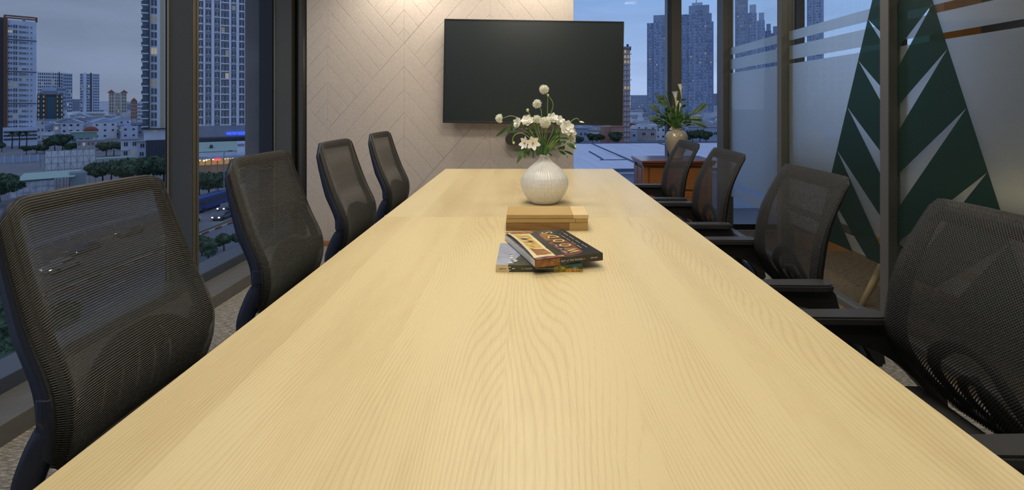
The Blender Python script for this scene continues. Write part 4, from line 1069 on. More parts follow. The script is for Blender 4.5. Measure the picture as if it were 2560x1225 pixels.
MB().box(X(367),X(428),.3,20,0,lz(397,sv),white).build('ground_block', o)
put_window(o, X(385), lz(407,sv), 5*su, 15*sv, .3, .5); put_window(o, X(411), lz(407,sv), 7*su, 15*sv, .3, .9)

# tower E
o, su, sv, pc = site('residential_tower', 558, 178, 'grey and white gridded apartment tower bearing the blue lit sign')
X = lambda px: (px-pc)*su; EX = lambda c: 340+c/2.356
MB().box(X(484),X(700),0,25,lz(352,sv),lz(-150,sv),grey).build('wall', o)
pier = [(484,497),(509.5,514),(529,536),(550,553),(572.5,578),(591,598),(612,617),(640,646)]
for a, b in pier: MB().box(X(a),X(b),-.7,0,lz(345,sv),lz(-150,sv),white).build('pier', o)
cols = [(498,508,1),(515.5,527.5,0),(537,549,0),(553.5,572,2),(579.5,590,0),(599,611,1),(618,630,0),(647,660,0)]
for r in range(25):
    py = 304-r*19.1
    for c0, c1, k in cols:
        if k == 2:
            for a, b in ((c0,(c0+c1)/2-.6),((c0+c1)/2+.6,c1)): put_window(o, X((a+b)/2), lz(py,sv), (b-a)*su*.94, 13.5*sv, 0, .035)
        else: put_window(o, X((c0+c1)/2), lz(py,sv), (c1-c0)*su*.86, 12*sv if k else 10*sv, 0, .035)
        if k: MB().box(X(c0-.5),X(c1+.5),-.65,0,lz(py+9.6,sv),lz(py+7.2,sv),white).build('floor_slab', o)
        elif (r*7+int(c0))%5 < 2: MB().box(X(c0-1),X(c1+1),-.6,0,lz(py+9.4,sv),lz(py+7.4,sv),white).build('floor_slab', o)
fas = MB().box(X(484),X(700),-1.2,0,lz(345,sv),lz(314,sv),grey).build('sign_fascia', o)
lm = MB()
for k in range(60): x = X(498+k*2.2); lm.box(x, x+.1, -1.35, -1.2, lz(352,sv), lz(341,sv), dark)
tag(lm.build('louvre_fins', fas), kind='stuff')
sgn = cm('blue_neon', (.02,.04,.5), emit=(.05,.12,1), es=2.2)
text('PARKVIEW RESIDENCE', 1.55, sgn, o, Matrix.Translation((X(566), -1.5, lz(337.5,sv))) @ RX, name='neon_lettering', ext=.06, sx=.44, spacing=1.0)
MB().box(X(484),X(700),-1,25,0,lz(352,sv),dark).build('base', o)

# mid-distance towers on the left
def slab(name, label, px0, px1, pyt, Y, wall, win, fl_h, cols, pyb=None, depth=15, plit=.06, group=None, band=None):
    pc = (px0+px1)/2; o, su, sv, _ = site(name, pc, Y, label, group=group)
    h = lz(pyt, sv); W_ = (px1-px0)*su
    MB().box(-W_/2,W_/2,0,depth,0,h,wall).build('wall', o)
    mb = MB(); n = int((h-3)/fl_h)
    for r in range(n):
        z = h-2-r*fl_h
        if z < 3: break
        for c0, c1 in cols:
            rr = random.random(); g = lit if rr < plit*.4 else (litw if rr < plit else win)
            mb.box(-W_/2+c0*W_, -W_/2+c1*W_, -.15, .1, z-fl_h*.30, z+fl_h*.30, g)
    if mb.v: mb.build('windows', o)['kind'] = 'stuff'
    if band:
        b = MB()
        for c0, c1, m in band: b.box(-W_/2+c0*W_, -W_/2+c1*W_, -.6, 0, 0, h+1, m)
        b.build('pilasters', o)
    return o, su, sv, W_, h
ev = lambda n, f=.6, a=0, b=1: [(a+(b-a)*(k+.5-f/2)/n, a+(b-a)*(k+.5+f/2)/n) for k in range(n)]
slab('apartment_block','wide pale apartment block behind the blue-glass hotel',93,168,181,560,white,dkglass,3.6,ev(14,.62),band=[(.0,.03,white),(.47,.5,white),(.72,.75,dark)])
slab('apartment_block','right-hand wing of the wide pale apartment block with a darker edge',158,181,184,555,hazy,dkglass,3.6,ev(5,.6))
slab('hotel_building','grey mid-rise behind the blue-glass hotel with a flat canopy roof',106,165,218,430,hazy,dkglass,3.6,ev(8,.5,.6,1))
o, su, sv, W_, h = slab('hotel_building','mid-rise hotel with blue glass centre and brown frame',93,158,236,400,dark,litw,3.6,[(.03,.09),(.22,.28),(.74,.80),(.92,.98)],plit=0)
MB().box(-W_*.14,W_*.20,-1,0,4,h-2,tealg).build('glass_bay', o); MB().box(-W_*.20,-W_*.14,-1.5,0,0,h,brown).build('brown_pier', o); MB().box(W_*.20,W_*.26,-1.5,0,0,h,brown).build('brown_pier', o)
MB().box(-W_*.35,W_*.3,2,12,h,h+3,grey).build('roof_plant', o)
for a, b in ((-.37,-.3),(.31,.37)): MB().box(W_*a,W_*b,-.5,0,4,h-2,tealg).build('glass_bay', o)
slab('slim_tower','slim blue-white tower standing alone in the middle distance',200,249,184,600,paleblue,dkglass,3.3,ev(3,.7,.02,.14)+ev(2,.7,.33,.5)+ev(4,.55,.66,.98),band=[(.2,.30,white),(.52,.6,dark)])
o, su, sv, W_, h = slab('pagoda_topped_tower','beige apartment tower with small terracotta roofs on its corners',272,317,232,500,beige,dkglass,3.3,ev(2,.4,.02,.28)+ev(4,.3,.3,.68)+ev(2,.4,.72,.98),band=[(.30,.34,white),(.64,.68,white)])
for cx in (-.36, .36):
    MB().raw([(cx*W_-3.2,-1,h),(cx*W_+3.2,-1,h),(cx*W_+3.2,6,h),(cx*W_-3.2,6,h),(cx*W_,2.5,h+3.2)], [(0,1,4),(1,2,4),(2,3,4),(3,0,4),(0,3,2,1)], terr).build('corner_roof', o)
o, su, sv, W_, h = slab('pagoda_topped_tower','small brown tower with a pointed roof left of the balcony tower',327,343,252,470,rustb,dkglass,3.3,ev(3,.4))
MB().raw([(-W_/2,-1,h),(W_/2,-1,h),(W_/2,6,h),(-W_/2,6,h),(0,2.5,h+3)], [(0,1,4),(1,2,4),(2,3,4),(3,0,4),(0,3,2,1)], terr).build('roof', o)
slab('office_block','low pale block between the small brown tower and the balcony tower',343,356,256,450,white,dkglass,3.3,ev(3,.5))
def house(label, px0, px1, pyt, pyb, wall, wins=(2,2), roof=None, name='house', depth=9, group=None, wm=None):
    Y = 22*F/(pyb-VY); o, su, sv, pc = site(name, (px0+px1)/2, Y, label, group=group); W_ = (px1-px0)*su; h = lz(pyt, sv)
    MB().box(-W_/2,W_/2,0,depth,0,h,wall).build('wall', o)
    nx, nz = wins
    for i in range(nx):
        for j in range(nz):
            put_window(o, -W_/2+W_*(i+.5)/nx+random.uniform(-.1,.1)*W_/nx, h*(j+.55)/nz, min(1.9, W_/nx*.42), min(1.7, h/nz*.5), 0, .12)
    if roof == 'flat': MB().box(-W_/2-.3,W_/2+.3,-.4,depth,h,h+.35,grey).build('parapet', o)
    if roof == 'tin': MB().raw([(-W_/2-.3,-.6,h),(W_/2+.3,-.6,h),(W_/2+.3,depth,h+1.6),(-W_/2-.3,depth,h+1.6),(-W_/2-.3,-.6,h-.2),(W_/2+.3,-.6,h-.2)], [(0,1,2,3),(4,5,1,0)], tin).build('roof', o)
    if roof == 'dome': MB().box(-W_/2-.3,W_/2+.3,-.4,depth,h,h+.4,greenroof).build('parapet', o); MB().lathe([(3,h+.4),(2.8,h+1.4),(1.8,h+2.4),(0,h+2.8)], terr, 12, (W_*.27,4,0)).build('dome', o, smooth=True)
    return o, su, sv, W_, h
house('mint green flat-roofed house with a small red dome',177,243,331,372,greenwall,(4,1),'dome')
house('pinkish two-storey house below the mint green one',193,262,353,384,cm('pink_plaster', (.5,.44,.44), noise=.2, nscale=.6),(6,2),'flat')
house('blue-grey windowless warehouse block left of centre',228,290,294,336,paleblue,(4,1),'flat')
house('pale blue-grey block with few windows among the rooftops',175,230,297,342,hazy,(3,1),'flat')
house('white stepped house with balconies near the hotel',133,178,312,350,white,(3,2),'flat')
house('blue-grey long house behind the white stepped one',113,172,299,340,hazy,(4,1),'flat')
house('pale narrow house at the foot of the left tower',92,112,300,352,white,(2,3),'flat')
house('grey house behind the dark round trees at left',104,134,338,362,beige,(3,1),'tin')
house('small white block above the warehouse roofs',150,168,274,330,white,(1,2),'flat')
house('long cream-walled market hall under the slim tower',200,262,284,322,beige,(0,0),'tin')
house('red-roofed hall beside the beige tower',246,290,290,320,rustb,(4,1),'tin')
o, su, sv, W_, h = house('modern white and pale blue house with yellow lit windows, right of the billboard',302,345,350,396,white,(2,2),'flat',depth=12)
MB().box(-W_*.5,-W_*.05,-.8,0,h*.45,h*.5,white).build('canopy', o)
house('pale blue annexe right of the modern white house',343,366,355,397,paleblue,(1,2),'flat')
# billboard scaffold seen from behind
o, su, sv, pc = site('billboard', 177, 135, 'large white billboard seen from behind with a rusty lattice scaffold', cat='billboard')
X = lambda px: (px-pc)*su
bb = cm('billboard_back', (.72,.74,.78), noise=.15, nscale=.5); rust = cm('rusty_steel', (.24,.17,.15))
x0, x1, z0, z1 = X(114), X(240), lz(437,sv), lz(375,sv)
nx, nz = 8, 4
for i in range(nx):
    for j in range(nz):
        a, b = x0+(x1-x0)*i/nx, x0+(x1-x0)*(i+1)/nx; c, d_ = z0+(z1-z0)*j/nz, z0+(z1-z0)*(j+1)/nz
        MB().box(a+.03,b-.03,0,.1,c+.03,d_-.03,bb).build('panel', o)
for i in range(nx+1): x = x0+(x1-x0)*i/nx; MB().tube([(x,-.4,0),(x,-.3,z1)], .045, rust, 5).build('upright', o)
for j in range(nz+1): z = z0+(z1-z0)*j/nz; MB().tube([(x0,-.35,z),(x1,-.35,z)], .04, rust, 5).build('rail', o)
for i in range(0, nx, 1):
    a, b = x0+(x1-x0)*i/nx, x0+(x1-x0)*(i+1)/nx
    for j in (0, 2): c, d_ = z0+(z1-z0)*j/nz, z0+(z1-z0)*(j+2)/nz; MB().tube([(a,-.5,c),(b,-.5,d_)] if (i+j)%2 else [(b,-.5,c),(a,-.5,d_)], .032, rust, 5).build('brace', o)
# rough block building in front
o, su, sv, pc = site('block_shed', 90, 120, 'weathered concrete block shed with a pale green tin roof below the billboard')
X = lambda px: (px-pc)*su
rough_ = cm('weathered_render', (.55,.55,.57), noise=.45, nscale=.7)
MB().box(X(26),X(137),0,8,0,lz(452,sv),rough_).build('wall', o)
for i in range(7):
    for j in range(3): MB().box(X(27+i*15.6)+.05,X(27+(i+1)*15.6)-.05,-.12,0,lz(492-j*13,sv),lz(480-j*13,sv)-.06,rough_).build('wall_block', o)
MB().raw([(X(40),-.8,lz(447,sv)),(X(190),-.8,lz(447,sv)),(X(215),7,lz(438,sv)),(X(60),7,lz(438,sv)),(X(40),-.8,lz(448.5,sv)),(X(190),-.8,lz(448.5,sv))], [(0,1,2,3),(4,5,1,0)], greenroof).build('roof', o)
MB().box(X(178),X(222),.5,6,0,lz(440,sv),cm('pale_green_panel', (.24,.30,.31))).build('side_shed', o)
for k in range(5): MB().tube([(X(142+k*9),-.6,0),(X(142+k*9),-.6,lz(448,sv))], .08, rust, 5).build('post', o)
# canopy, fences, lamp posts
o, su, sv, pc = site('long_canopy', 290, 188, 'long low pale green canopy roof beyond the plaza', cat='canopy')
MB().box(-50*su,50*su,0,4,lz(397,sv),lz(394,sv),greenroof).build('roof', o)
for k in range(7): MB().tube([((-48+k*16)*su,1,0),((-48+k*16)*su,1,lz(397,sv))], .12, grey, 5).build('post', o)
o, su, sv, pc = site('plaza_fence', 45, 190, 'low pale fence with white posts at the far side of the plaza', cat='fence')
MB().box(-60*su,62*su,0,.15,.3,2.3,hazy).build('fence_panel', o)
for k in range(6): MB().box((-55+k*21)*su,(-53+k*21)*su,-.3,.4,0,3,white).build('post', o)
for k, (px, py, pyt) in enumerate(((262,440,405),(317,440,395),(101,420,385))):
    o, su, sv, pc = site('lamp_post', px, 22*F/(py-VY), ['slim grey lamp post at the middle of the plaza','slim lamp post in front of the modern white house','slim lamp post at the left end of the billboard'][k], cat='lamp post')
    MB().tube([(0,0,0),(0,0,lz(pyt,sv)),(.8,0,lz(pyt,sv)+.3)], [.1,.07,.05], grey, 6).build('pole', o)
# buildings below tower E
o, su, sv, pc = site('market_hall', 545, 160, 'low mint-roofed hall in front of the gridded tower')
X = lambda px: (px-pc)*su
MB().box(X(460),X(700),0,14,0,lz(384,sv),hazy).build('wall', o)
MB().raw([(X(460),-.5,lz(377,sv)),(X(700),-.5,lz(377,sv)),(X(700),12,lz(360,sv)),(X(460),12,lz(360,sv)),(X(460),-.5,lz(379,sv)),(X(700),-.5,lz(379,sv))], [(0,1,2,3),(4,5,1,0)], greenroof).build('roof', o)
MB().box(X(524),X(532),3,5,lz(372,sv),lz(364,sv),dark).build('roof_vent', o)
o, su, sv, pc = site('sign_tower', 603, 150, 'small white sign block reading a black four-letter word', cat='sign')
X = lambda px: (px-pc)*su
MB().box(X(593),X(614),0,1.2,0,lz(354,sv),white).build('panel', o)
text('TOTO', 1.05, cm('black_sign_letters', (.01,.01,.01)), o, Matrix.Translation((X(593.8), -.1, lz(366,sv))) @ RX, ext=.03, sx=.60)
o, su, sv, pc = site('restaurant', 555, 143, 'open-fronted restaurant glowing with warm lamps beside the road')
X = lambda px: (px-pc)*su
MB().box(X(480),X(680),6,12,0,lz(392,sv),beige).build('rear_wall', o)
MB().box(X(480),X(680),-2,12,lz(395,sv),lz(388,sv),tin).build('roof', o)
wl_ = cm('warm_lamp', (.3,.2,.1), emit=(1,.72,.35), es=2.6); rs_ = cm('red_lit_sign', (.3,.02,.02), emit=(1,.08,.08), es=1.6)
for k in range(12): MB().tube([(X(484+k*15),-1,0),(X(484+k*15),-1,lz(395,sv))], .15, rustb, 5).build('post', o)
for k in range(20): MB().blob((X(500+k*8.5+random.uniform(-3,3)), random.uniform(-1.5,4), lz(397+random.uniform(0,2),sv)), .28, wl_, 1).build('lamp', o)
MB().box(X(535),X(552),-2.4,-2,lz(399,sv),lz(395,sv),rs_).build('red_sign', o)
MB().box(X(497),X(600),4,5.8,lz(414,sv),lz(399,sv),cm('warm_interior', (.3,.2,.08), emit=(1,.62,.25), es=.25)).build('glowing_interior', o)
for k in range(9): MB().box(X(500+k*11),X(506+k*11),0,1.2,.6,1.4,dark).build('dining_table', o)

# ----- trees
def tree_mesh(rx, rz, trunk, n, leaf=.55, seed=0):
    rnd = random.Random(seed); vs = []; fs = []
    lobes = [(rnd.uniform(-.5,.5)*rx, rnd.uniform(-.5,.5)*rx, trunk+rz*rnd.uniform(.5,1.3), rnd.uniform(.4,.65)) for _ in range(9)]
    for _ in range(n):
        lx, ly, lz_, lr = rnd.choice(lobes); u = rnd.uniform(-1,1); a = rnd.uniform(0,2*PI); q = math.sqrt(1-u*u); R = rnd.uniform(.75,1)*lr
        c = Vector((lx+q*math.cos(a)*R*rx, ly+q*math.sin(a)*R*rx, lz_+u*R*rz)); e = Euler((rnd.uniform(0,6),rnd.uniform(0,6),rnd.uniform(0,6))).to_matrix()
        b = len(vs); s = leaf*rnd.uniform(.6,1.2)
        for p in ((-s,0,0),(0,-s*.6,0),(s,0,0),(0,s*.6,0)): vs.append(c+e@Vector(p))
        fs.append((b,b+1,b+2,b+3))
    mb = MB(); mb.raw(vs, fs, folm)
    for lx, ly, lz_, lr in lobes:
        mb.blob((lx,ly,lz_), lr*.82*rx, folm, 2, (1,1,rz/rx), .12)
    return newmesh('crown', mb.v, mb.f, mb.mats, mb.m)
TREES = [tree_mesh(4.2, 3.0, 2.6, 1300, .5, 1), tree_mesh(5.5, 3.2, 3.0, 1500, .55, 2), tree_mesh(3.0, 2.6, 2.0, 1100, .36, 3)]
trm = newmesh('trunk', *(lambda m: (m.v, m.f, m.mats, m.m))(MB().tube([(0,0,0),(.2,.1,2.2),(.1,0,4.6)], [.28,.22,.12], bark, 7)))
def tree(x, y, k, sc, label, group):
    o = empty('broadleaf_tree', (x, y, GZ), random.uniform(0,6), label=label, cat='tree', group=group); o.scale = (sc, sc, sc)
    link('crown', TREES[k], o); link('trunk', trm, o)
ORD = ['first','second','third','fourth','fifth','sixth','seventh','eighth','ninth','tenth','eleventh','twelfth','thirteenth','fourteenth','fifteenth','sixteenth','seventeenth','eighteenth']
def tree_row(items, what, group):
    for n, it in enumerate(sorted(items)): tpx(*it, '%s from the left of %s' % (ORD[n], what), group)
def tpx(px, pyb, k, sc, label, group):
    Y = 22*F/(pyb-VY); tree((px-VX)*Y/F, Y, k, sc, label, group)
G1 = 'dark trees around the houses beyond the plaza'
tree_row(((138,380,1,.85),(156,382,0,1.1),(180,385,1,.6),(265,390,0,.75),(284,390,1,.75),(4,380,0,.6),(66,386,0,.5),(92,384,2,.6),(112,384,2,.6)), 'the dark rounded trees among the houses beyond the plaza', G1)
G2 = 'row of street trees between plaza and road'
tree_row(((255,462,0,.8),(280,466,1,.85),(305,470,0,.9),(332,470,1,.95),(358,468,0,1.0),(385,466,1,1.0),(408,464,0,1.0),(430,468,0,1.0),(500,498,1,.75),(522,496,0,.75),(545,492,1,.7),(572,490,0,.75),(592,488,1,.75),(0,505,0,.6),(-22,520,1,.9),(470,500,0,.8)), 'the leafy street trees lining the far side of the road', G2)
G3 = 'small trees on the near verge of the road'
tree_row(((505,640,2,.45),(560,628,2,.4),(600,622,2,.4),(520,655,2,.5),(20,960,2,.75),(55,930,2,.8),(-20,900,2,.9),(90,1000,2,.8),(140,900,2,.7),(20,760,2,.6)), 'the small leafy trees on the near verge of the road', G3)
# palms
for px in (30, 48, 66):
    Y = 250; o = empty('palm_tree', ((px-VX)*Y/F, Y, GZ), 0, label='%s palm tree at the foot of the left apartment tower' % {30:'leftmost',48:'middle',66:'rightmost'}[px], cat='tree', group='palms at the foot of the left tower')
    MB().tube([(0,0,0),(.2,0,4),(.1,0,7)], [.3,.22,.18], bark, 7).build('trunk', o)
    mb = MB()
    for k in range(16):
        a = k*2.4; e = random.uniform(.0,.9); L_ = 4.2; leaf_quads(mb, (0,0,7), (math.cos(a)*L_*math.cos(e), math.sin(a)*L_*math.cos(e), 7+L_*math.sin(e)-1.2), .9, folm, .3, (0,0,1))
    mb.build('fronds', o)

# ----- road furniture and vehicles
md = boxo('median_kerb', -56.5, -55, 30, 400, GZ+.05, GZ+.35, cm('kerb_white', (.42,.42,.42)), kind='structure')
kr = newmesh('red_kerb_block', *(lambda m: (m.v, m.f, m.mats, m.m))(MB().box(-.05,.05,-.9,.9,0,.32,cm('kerb_red', (.30,.05,.04)))))
for k in range(40): link('red_kerb_block', kr, md, (-54.98, 45+k*3.6, GZ+.05))
MB().box(-56.2,-55.3,30,400,GZ+.35,GZ+.42,cm('median_grass', (.05,.08,.04))).build('median_grass', md)
gd = empty('guard_rail', (-75, 120, GZ), label='long metal guard rail at the far side of the road', cat='guard rail')
MB().box(-.08,.08,-80,100,.55,.85,hazy).build('rail', gd); MB().box(-.08,.08,-80,100,1.0,1.1,hazy).build('rail', gd)
pm_ = newmesh('post', *(lambda m: (m.v, m.f, m.mats, m.m))(MB().box(-.08,.08,-.08,.08,0,1.1,hazy)))
for k in range(60): link('post', pm_, gd, (0, -78+k*3, 0))
lane = newmesh('lane_mark', *(lambda m: (m.v, m.f, m.mats, m.m))(MB().box(-.08,.08,-1.2,1.2,0,.02,cm('road_paint', (.4,.4,.4)))))
rd = [o for o in C.objects if o.name == 'road'][0]
for x in (-50.5, -46, -61, -65, -69.5):
    for k in range(18): link('lane_mark', lane, rd, (x, 40+k*7, GZ+.05))
hl = cm('headlamp', (.5,.5,.4), emit=(1,.86,.6), es=14); tl = cm('tail_lamp', (.4,.02,.02), emit=(1,.06,.04), es=5)
def car_meshes(body, L_=4.4, W_=1.75, H_=1.45):
    b = MB(); s = [(-L_/2,.35),(-L_/2,.8),(-L_/2+.15,.92),(-L_*.27,.98),(-L_*.12,H_),(L_*.2,H_),(L_*.36,.98),(L_/2-.1,.88),(L_/2,.7),(L_/2,.35)]
    b.prism(s, -W_/2, W_/2, body)
    g = MB(); s2 = [(-L_*.25,1.0),(-L_*.12,H_-.06),(L_*.19,H_-.06),(L_*.32,1.0)]; g.prism(s2, -W_/2-.02, W_/2+.02, dkglass)
    wh = MB()
    for x in (-L_*.31, L_*.31):
        for sy in (-1, 1):
            ring = [(x+math.cos(2*PI*k/12)*.33, .33+math.sin(2*PI*k/12)*.33) for k in range(12)]; wh.prism(ring, sy*W_/2-.1, sy*W_/2+.05, cm('tyre', (.015,.015,.015)))
    lp = MB(); 
    for sy in (-1, 1): lp.box(-L_/2-.03,-L_/2+.05,sy*W_*.36-.14,sy*W_*.36+.14,.62,.78,hl)
    tp = MB()
    for sy in (-1, 1): tp.box(L_/2-.05,L_/2+.03,sy*W_*.36-.14,sy*W_*.36+.14,.65,.82,tl)
    return [('body', b), ('windows', g), ('wheel', wh), ('headlamp', lp), ('tail_lamp', tp)]
def car(x, y, rz, body, label, kw={}):
    o = empty('car', (x, y, GZ+.05), rz, label=label, cat='car')
    for n, mb in car_meshes(body, **kw): mb.build(n, o, fix=True)
carw = cm('car_paint_white', (.45,.46,.5), .25); carg = cm('car_paint_grey', (.12,.13,.16), .25); carb = cm('car_paint_blue', (.04,.09,.25), .25)
S90 = PI/2
car(-62.8, 92, S90, carw, 'white car with headlamps on beside the blue bus')
car(-59, 96, S90, carg, 'grey car in the lane next to the median behind the right-hand traffic')
car(-63, 104, S90, carg, 'grey car ahead of the white car near the window post')
car(-59, 84, S90, carw, 'white car nearest the bronze mullion by the median')
car(-67.3, 84, S90, carg, 'dark car behind the blue bus at the left of the road')
car(-62, 66, S90, carw, 'pale car seen through the nearest chair mesh')
car(-67, 58, S90, carg, 'grey car at the far left of the road seen beside the chair')
car(-60, 58, S90, carw, 'white car near the left frame edge on the road')
car(-66, 74, S90, carb, 'blue car seen through the top of the nearest chair back')
o = empty('city_bus', (-67.6, 105, GZ+.05), S90, label='long blue city bus on the road below the window', cat='bus')
busb = cm('bus_blue', (.03,.075,.26), .3)
MB().box(-5.5,5.5,-1.25,1.25,.4,3.1,busb,.12).build('body', o)
for k in range(7): MB().box(-4.9+k*1.45,-3.65+k*1.45,-1.28,1.28,1.5,2.5,dkglass).build('side_window', o)
MB().box(-5.54,-5.45,-1.1,1.1,1.3,2.6,dkglass).build('windscreen', o)
for x in (-3.3, 3.3):
    ring = [(x+math.cos(2*PI*k/14)*.5, .5+math.sin(2*PI*k/14)*.5) for k in range(14)]; MB().prism(ring, -1.3, 1.3, cm('tyre', (.015,.015,.015))).build('wheel', o, fix=True)
for sy in (-1,1): MB().box(-5.58,-5.5,sy*.95-.18,sy*.95+.18,.7,.95,hl).build('headlamp', o)
MB().box(-5.56,-5.5,-.8,.8,2.7,2.95,cm('green_led', (0,.1,0), emit=(.05,1,.2), es=2.5)).build('route_display', o)
for px, py, lab in ((544,500,'tall street lamp post standing among trees right of the road signs'),):
    Y = 22*F/(py-VY); o = empty('street_lamp', ((px-VX)*Y/F+1.5, Y, GZ), 0, label=lab, cat='street lamp')
    MB().tube([(0,0,0),(0,0,11),(1.2,0,11.4)], [.14,.09,.06], grey, 7).build('pole', o); MB().box(1.1,1.9,-.2,.2,11.3,11.5,dark).build('lamp_head', o)
o, su, sv, pc = site('road_sign', 543, 118, 'blue and white arrow sign on a pole beside the road', cat='sign')
MB().tube([(0,0,0),(0,0,lz(458,sv))], .07, grey, 6).build('pole', o)
MB().box(-.45,.45,-.12,-.05,lz(469,sv),lz(459,sv),cm('sign_blue', (.02,.08,.3))).build('blue_plate', o); MB().box(-.4,.4,-.12,-.05,lz(483,sv),lz(471,sv),white).build('white_plate', o)
MB().tube([(-.22,-.15,lz(480,sv)),(.22,-.15,lz(474,sv))], .06, dark, 4).build('arrow', o)

# ----- low-rise roofscape on both sides
CN = {}
def hut_label(px, Y, w, m, k):
    col = {'white_facade':'white','hazy_blue_wall':'blue-grey','pale_blue_facade':'pale blue','beige_facade':'beige','grey_facade':'dark grey'}[m.name]
    L_ = [(135,'beside the left apartment tower'),(200,'below the blue-glass hotel'),(260,'below the slim tower'),(320,'below the beige tower'),(400,'beside the balcony tower'),(1500,'under the television'),(1580,'by the brown tower'),(1640,'left of the urn'),(1705,'behind the urn'),(1790,'right of the urn'),(9999,'by the corner post')]
    where = [t for p, t in L_ if px < p][0]; dist = 'near' if Y < 330 else ('middle-distance' if Y < 420 else 'far')
    return '%s %s %s low house with %s, %s' % (dist, 'wide' if w > 11 else 'narrow', col, 'pitched roof' if k == 0 else 'boxy roof room', where)
def hut(px, Y, w, h, k, label, group):
    o = empty('low_house', ((px-VX)*Y/F, Y, GZ), -math.atan((px-VX)/F)+random.uniform(-.3,.3)); m = random.choice([white, hazy, paleblue, white, hazy, paleblue, grey, beige]); tag(o, hut_label(px, Y, w, m, k), 'house', group); MB().box(-w/2,w/2,0,w*.8,0,h,m).build('wall', o)
    if k == 0: MB().prism([(-w/2-.4,h),(w/2+.4,h),(0,h+w*.22)], -.3, w*.8+.3, random.choice([terr, tin, tin, tin, grey, hazy])).build('roof', o, fix=True)
    else: MB().box(-w*.3,w*.1,w*.2,w*.6,h,h+2.4,random.choice([white,hazy,tin])).build('roof_room', o)
    mb = MB(); n = max(2, int(w/3.2)); nz = max(1, int(h/3.3))
    for i in range(n):
        for j in range(nz):
            g = litw if random.random() < .1 else dkglass; x = -w/2+w*(i+.5)/n; mb.box(x-.6,x+.6,-.1,.1,h*(j+.55)/nz-.6,h*(j+.55)/nz+.6,g)
    mb.build('windows', o)['kind'] = 'stuff'
random.seed(21)
for i in range(46):
    pyb = random.uniform(316, 352); Y = 22*F/(pyb-VY)
    hut(random.uniform(95, 352), Y, random.uniform(8,15), random.uniform(6,12), i%2, 'small low city house among the crowded rooftops beyond the left window', 'low houses beyond the left window')
for i in range(75):
    pyb = random.uniform(314, 354); Y = 22*F/(pyb-VY)
    hut(random.uniform(1425, 1830), Y, random.uniform(7,14), random.uniform(5,10), i%2, 'small low city house in the hazy rooftops beyond the rear window', 'low houses beyond the rear window')
mb = MB()
random.seed(5)
for i in range(1500):
    Y = random.uniform(480, 1900); px = random.uniform(60, 660) if i%2 else random.uniform(1400, 2250); x = (px-VX)*Y/F; w = random.uniform(8,26); h = random.uniform(6,15)+(random.random() < .04)*random.uniform(8,22)
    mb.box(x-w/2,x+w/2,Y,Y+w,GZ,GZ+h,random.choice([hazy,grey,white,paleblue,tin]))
tag(mb.build('distant_rooftops'), 'hazy mass of distant rooftops along the city horizon', 'rooftops', kind='stuff')
mb = MB()
for i in range(260):
    Y = random.uniform(300, 1500); px = random.uniform(95, 352) if i%3 else random.uniform(1440, 2200); x = (px-VX)*Y/F
    mb.blob((x, Y-2, GZ+random.uniform(5,13)), .16+Y*.0007, random.choice([hl, litw, lit, lit]), 1)
tag(mb.build('distant_city_lights'), 'tiny scattered lights across the distant rooftops', 'lights', kind='stuff')
# ----- view through the rear window
o = empty('warehouse', (32, 138, GZ), math.radians(4.5), label='large pale corrugated warehouse roof filling the foreground of the rear window', cat='building')
RZ = EZ-13.2-GZ
roofw = cm('pale_corrugated_roof', (.68,.74,.92), .5, noise=.12, nscale=.25, stretch=(4,.15,1))
MB().box(-70,95,-33,33,0,RZ-1,hazy).build('wall', o)
for k in range(11):
    MB().box(-70+k*15.05,-70.0+(k+1)*15.05-.12,-34.5,0-.1,RZ-1,RZ-.05,roofw).build('roof_sheet', o)
    MB().box(-70+k*15.05,-70.0+(k+1)*15.05-.12,.1,34,RZ-1,RZ-.05,roofw).build('roof_sheet', o)
cor = MB()
for k in range(165): x = -69.8+k*1.0; cor.box(x, x+.07, -34.5, 34, RZ-.05, RZ-.01, roofw)
tag(cor.build('roof_ribs', o), kind='stuff')
gut = cm('roof_gutter', (.10,.13,.22))
MB().box(-70,95,33.6,34.1,RZ-.05,RZ+.25,gut).build('ridge_edge', o)
for x0, y0, x1, y1 in ((-7.5,33,-9.5,-34),(16,33,14,4),(-14.2,4,-15,-16)): MB().tube([(x0,y0,RZ+.05),(x1,y1,RZ+.05)], .22, gut, 4).build('gutter', o)
MB().box(-16,-9.6,-17.6,-17.2,RZ,RZ+.12,gut).build('roof_batten', o)
MB().box(-70,95,-34.8,-34.4,RZ-.5,RZ+.1,gut).build('eaves_gutter', o)
# brown tower under construction behind the television
o, su, sv, pc = site('unfinished_tower', 1552, 262, 'orange-brown tower behind the television edge with lit upper floors')
X = lambda px: (px-pc)*su
MB().box(X(1528),X(1575),0,14,0,lz(122,sv),rustb).build('wall', o)
MB().box(X(1500),X(1540),4,16,0,lz(318,sv),rustb).build('low_wing', o)
MB().box(X(1550),X(1578),-1,10,lz(122,sv),lz(117,sv),grey).build('roof_deck', o); MB().tube([(X(1569),2,lz(120,sv)),(X(1569),2,lz(110,sv))], .6, dark, 6).build('roof_tank', o)
for r in range(18):
    py = 128+r*12.9; MB().box(X(1527),X(1576.5 if r%5 else 1579),-.5,0,lz(py+8.5,sv),lz(py+6.5,sv),beige if r < 8 else rustb).build('floor_band', o)
    for k, (a, b) in enumerate(((1560,1566),(1568,1573))): 
        g = lit if r in (1,2,7) or (r*3+k)%7 == 0 and r < 9 else bluesteel
        link('window', winmesh((b-a)*su*.9, 7.5*sv, g), o, (X((a+b)/2), 0, lz(py+1, sv)))
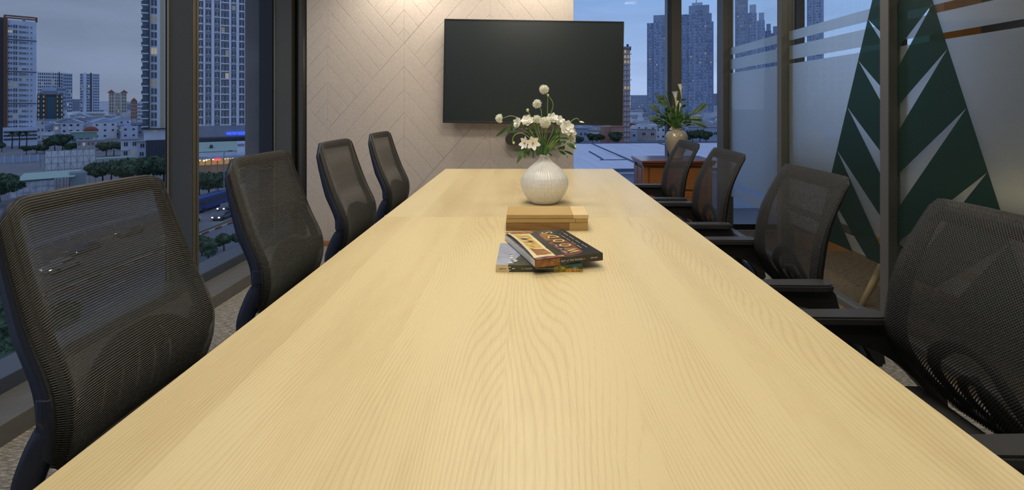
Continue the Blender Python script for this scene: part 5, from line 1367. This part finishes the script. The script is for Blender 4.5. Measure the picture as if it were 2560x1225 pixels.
# glass towers
towpale = cm('tower_pale_panel', (.50,.60,.80)); towdark = cm('tower_dark_panel', (.23,.30,.45))
def glass_tower(label, px0, px1, pyt, Y, nsec, seed, ant=0, m=None):
    random.seed(seed); o, su, sv, pc = site('glass_tower', (px0+px1)/2, Y, label); W_ = (px1-px0)*su; h = lz(pyt, sv); X = lambda q: -W_/2+q*W_; m = m or bluesteel
    MB().box(X(0),X(1),0,W_*.7,0,h*.93,m).build('wall', o); MB().box(X(.25),X(.92),-1,W_*.6,0,h,m).build('core_bay', o)
    MB().box(X(.72),X(1.06),1.5,W_*.6,0,h*.86,m).build('side_bay', o)
    mb = MB(); fh = 3.7; n = int(h/fh)
    for r in range(2, n-1):
        z = r*fh
        for k in range(nsec):
            q = (k+.5)/nsec
            if h*.93 < z and not .25 < q < .92: continue
            if q > .78 and z > h*.86: continue
            y = -1 if .25 < q < .92 else 0; rr = random.random(); g = lit if rr < .018 else (litw if rr < .04 else (bluepale if k%5 == 2 and z < h*.8 else (towpale if rr < .6 else towdark)))
            ww = W_/nsec*(.36 if k%3 else .2); mb.box(X(q)-ww, X(q)+ww, y-.35, y, z-.5, z+(.9 if rr < .6 else 1.1), g)
    mb.build('window_panels', o)['kind'] = 'stuff'
    fb = MB()
    for k in range(0, nsec+1, 3): q = k/nsec; fb.box(X(q)-.35, X(q)+.35, -1.8, 0, 0, h*.93, bluesteel)
    fb.build('vertical_fins', o)
    if ant: MB().box(X(.35),X(.7),0,6,h,h+ant*.4,bluepale).build('crown', o); MB().tube([(X(.5),2,h),(X(.5),2,h+ant)], .7, bluepale, 5).build('antenna', o)
glass_tower('dark blue glass tower left of the rear window post', 1618, 1680, 38, 640, 14, 1)
glass_tower('broad stepped blue glass tower right of the rear window post, topped by a crown', 1703, 1779, 14, 610, 17, 2, 9)
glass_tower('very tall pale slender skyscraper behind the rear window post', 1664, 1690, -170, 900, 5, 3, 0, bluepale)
glass_tower('sliver of blue tower beside the corner post', 1793, 1812, 70, 640, 4, 4)
for k, (a, b, t) in enumerate(((1838,1868,-60),(1868,1892,12),(1892,1912,32),(1912,1928,60),(1928,1946,66),(2018,2057,-120))):
    glass_tower(['tallest tower of the cluster seen above the first frosted pane','second tower of the cluster above the first frosted pane','third descending tower above the first frosted pane','fourth shorter tower above the first frosted pane','lowest tower at the right end of the cluster','pale white tower seen above the second frosted pane'][k], a, b, t, 560+k*22, 7, 10+k, 0, bluepale if k in (1,2,5) else None)
slab('distant_block','pale distant apartment slab left of the blue glass towers',1576,1618,238,1300,bluepale,dkglass,4,ev(12,.5),depth=20,plit=.02)
slab('distant_block','grey distant tower between the glass tower and the corner post',1779,1793,234,1200,hazy,dkglass,4,ev(4,.5),depth=20,plit=.02)
for i, (px0, px1, t, lab) in enumerate(((1434,1470,322,'pale blue warehouse with few windows under the television'),(1470,1500,328,'light-blue boxy building under the television'),(1578,1640,322,'pale pink-roofed long house behind the vase'),(1720,1800,318,'long flat hall at the right of the vase'))):
    house(lab, px0, px1, t, 352, [hazy, white, cm('pink_plaster', (.5,.44,.44)), hazy][i], (3,1), ['flat','flat','tin','flat'][i], depth=16)
its = sorted((random.uniform(1440, 1830), random.uniform(345, 372), q%3, random.uniform(.7, 1.1)) for q in range(14))
for n, (px, pyb, q, sc) in enumerate(its):
    Y = 22*F/(pyb-VY)+10; tree((px-VX)*Y/F, Y, q, sc, '%s from the left of the dark trees beyond the warehouse roof' % ORD[n], 'trees beyond the warehouse roof')
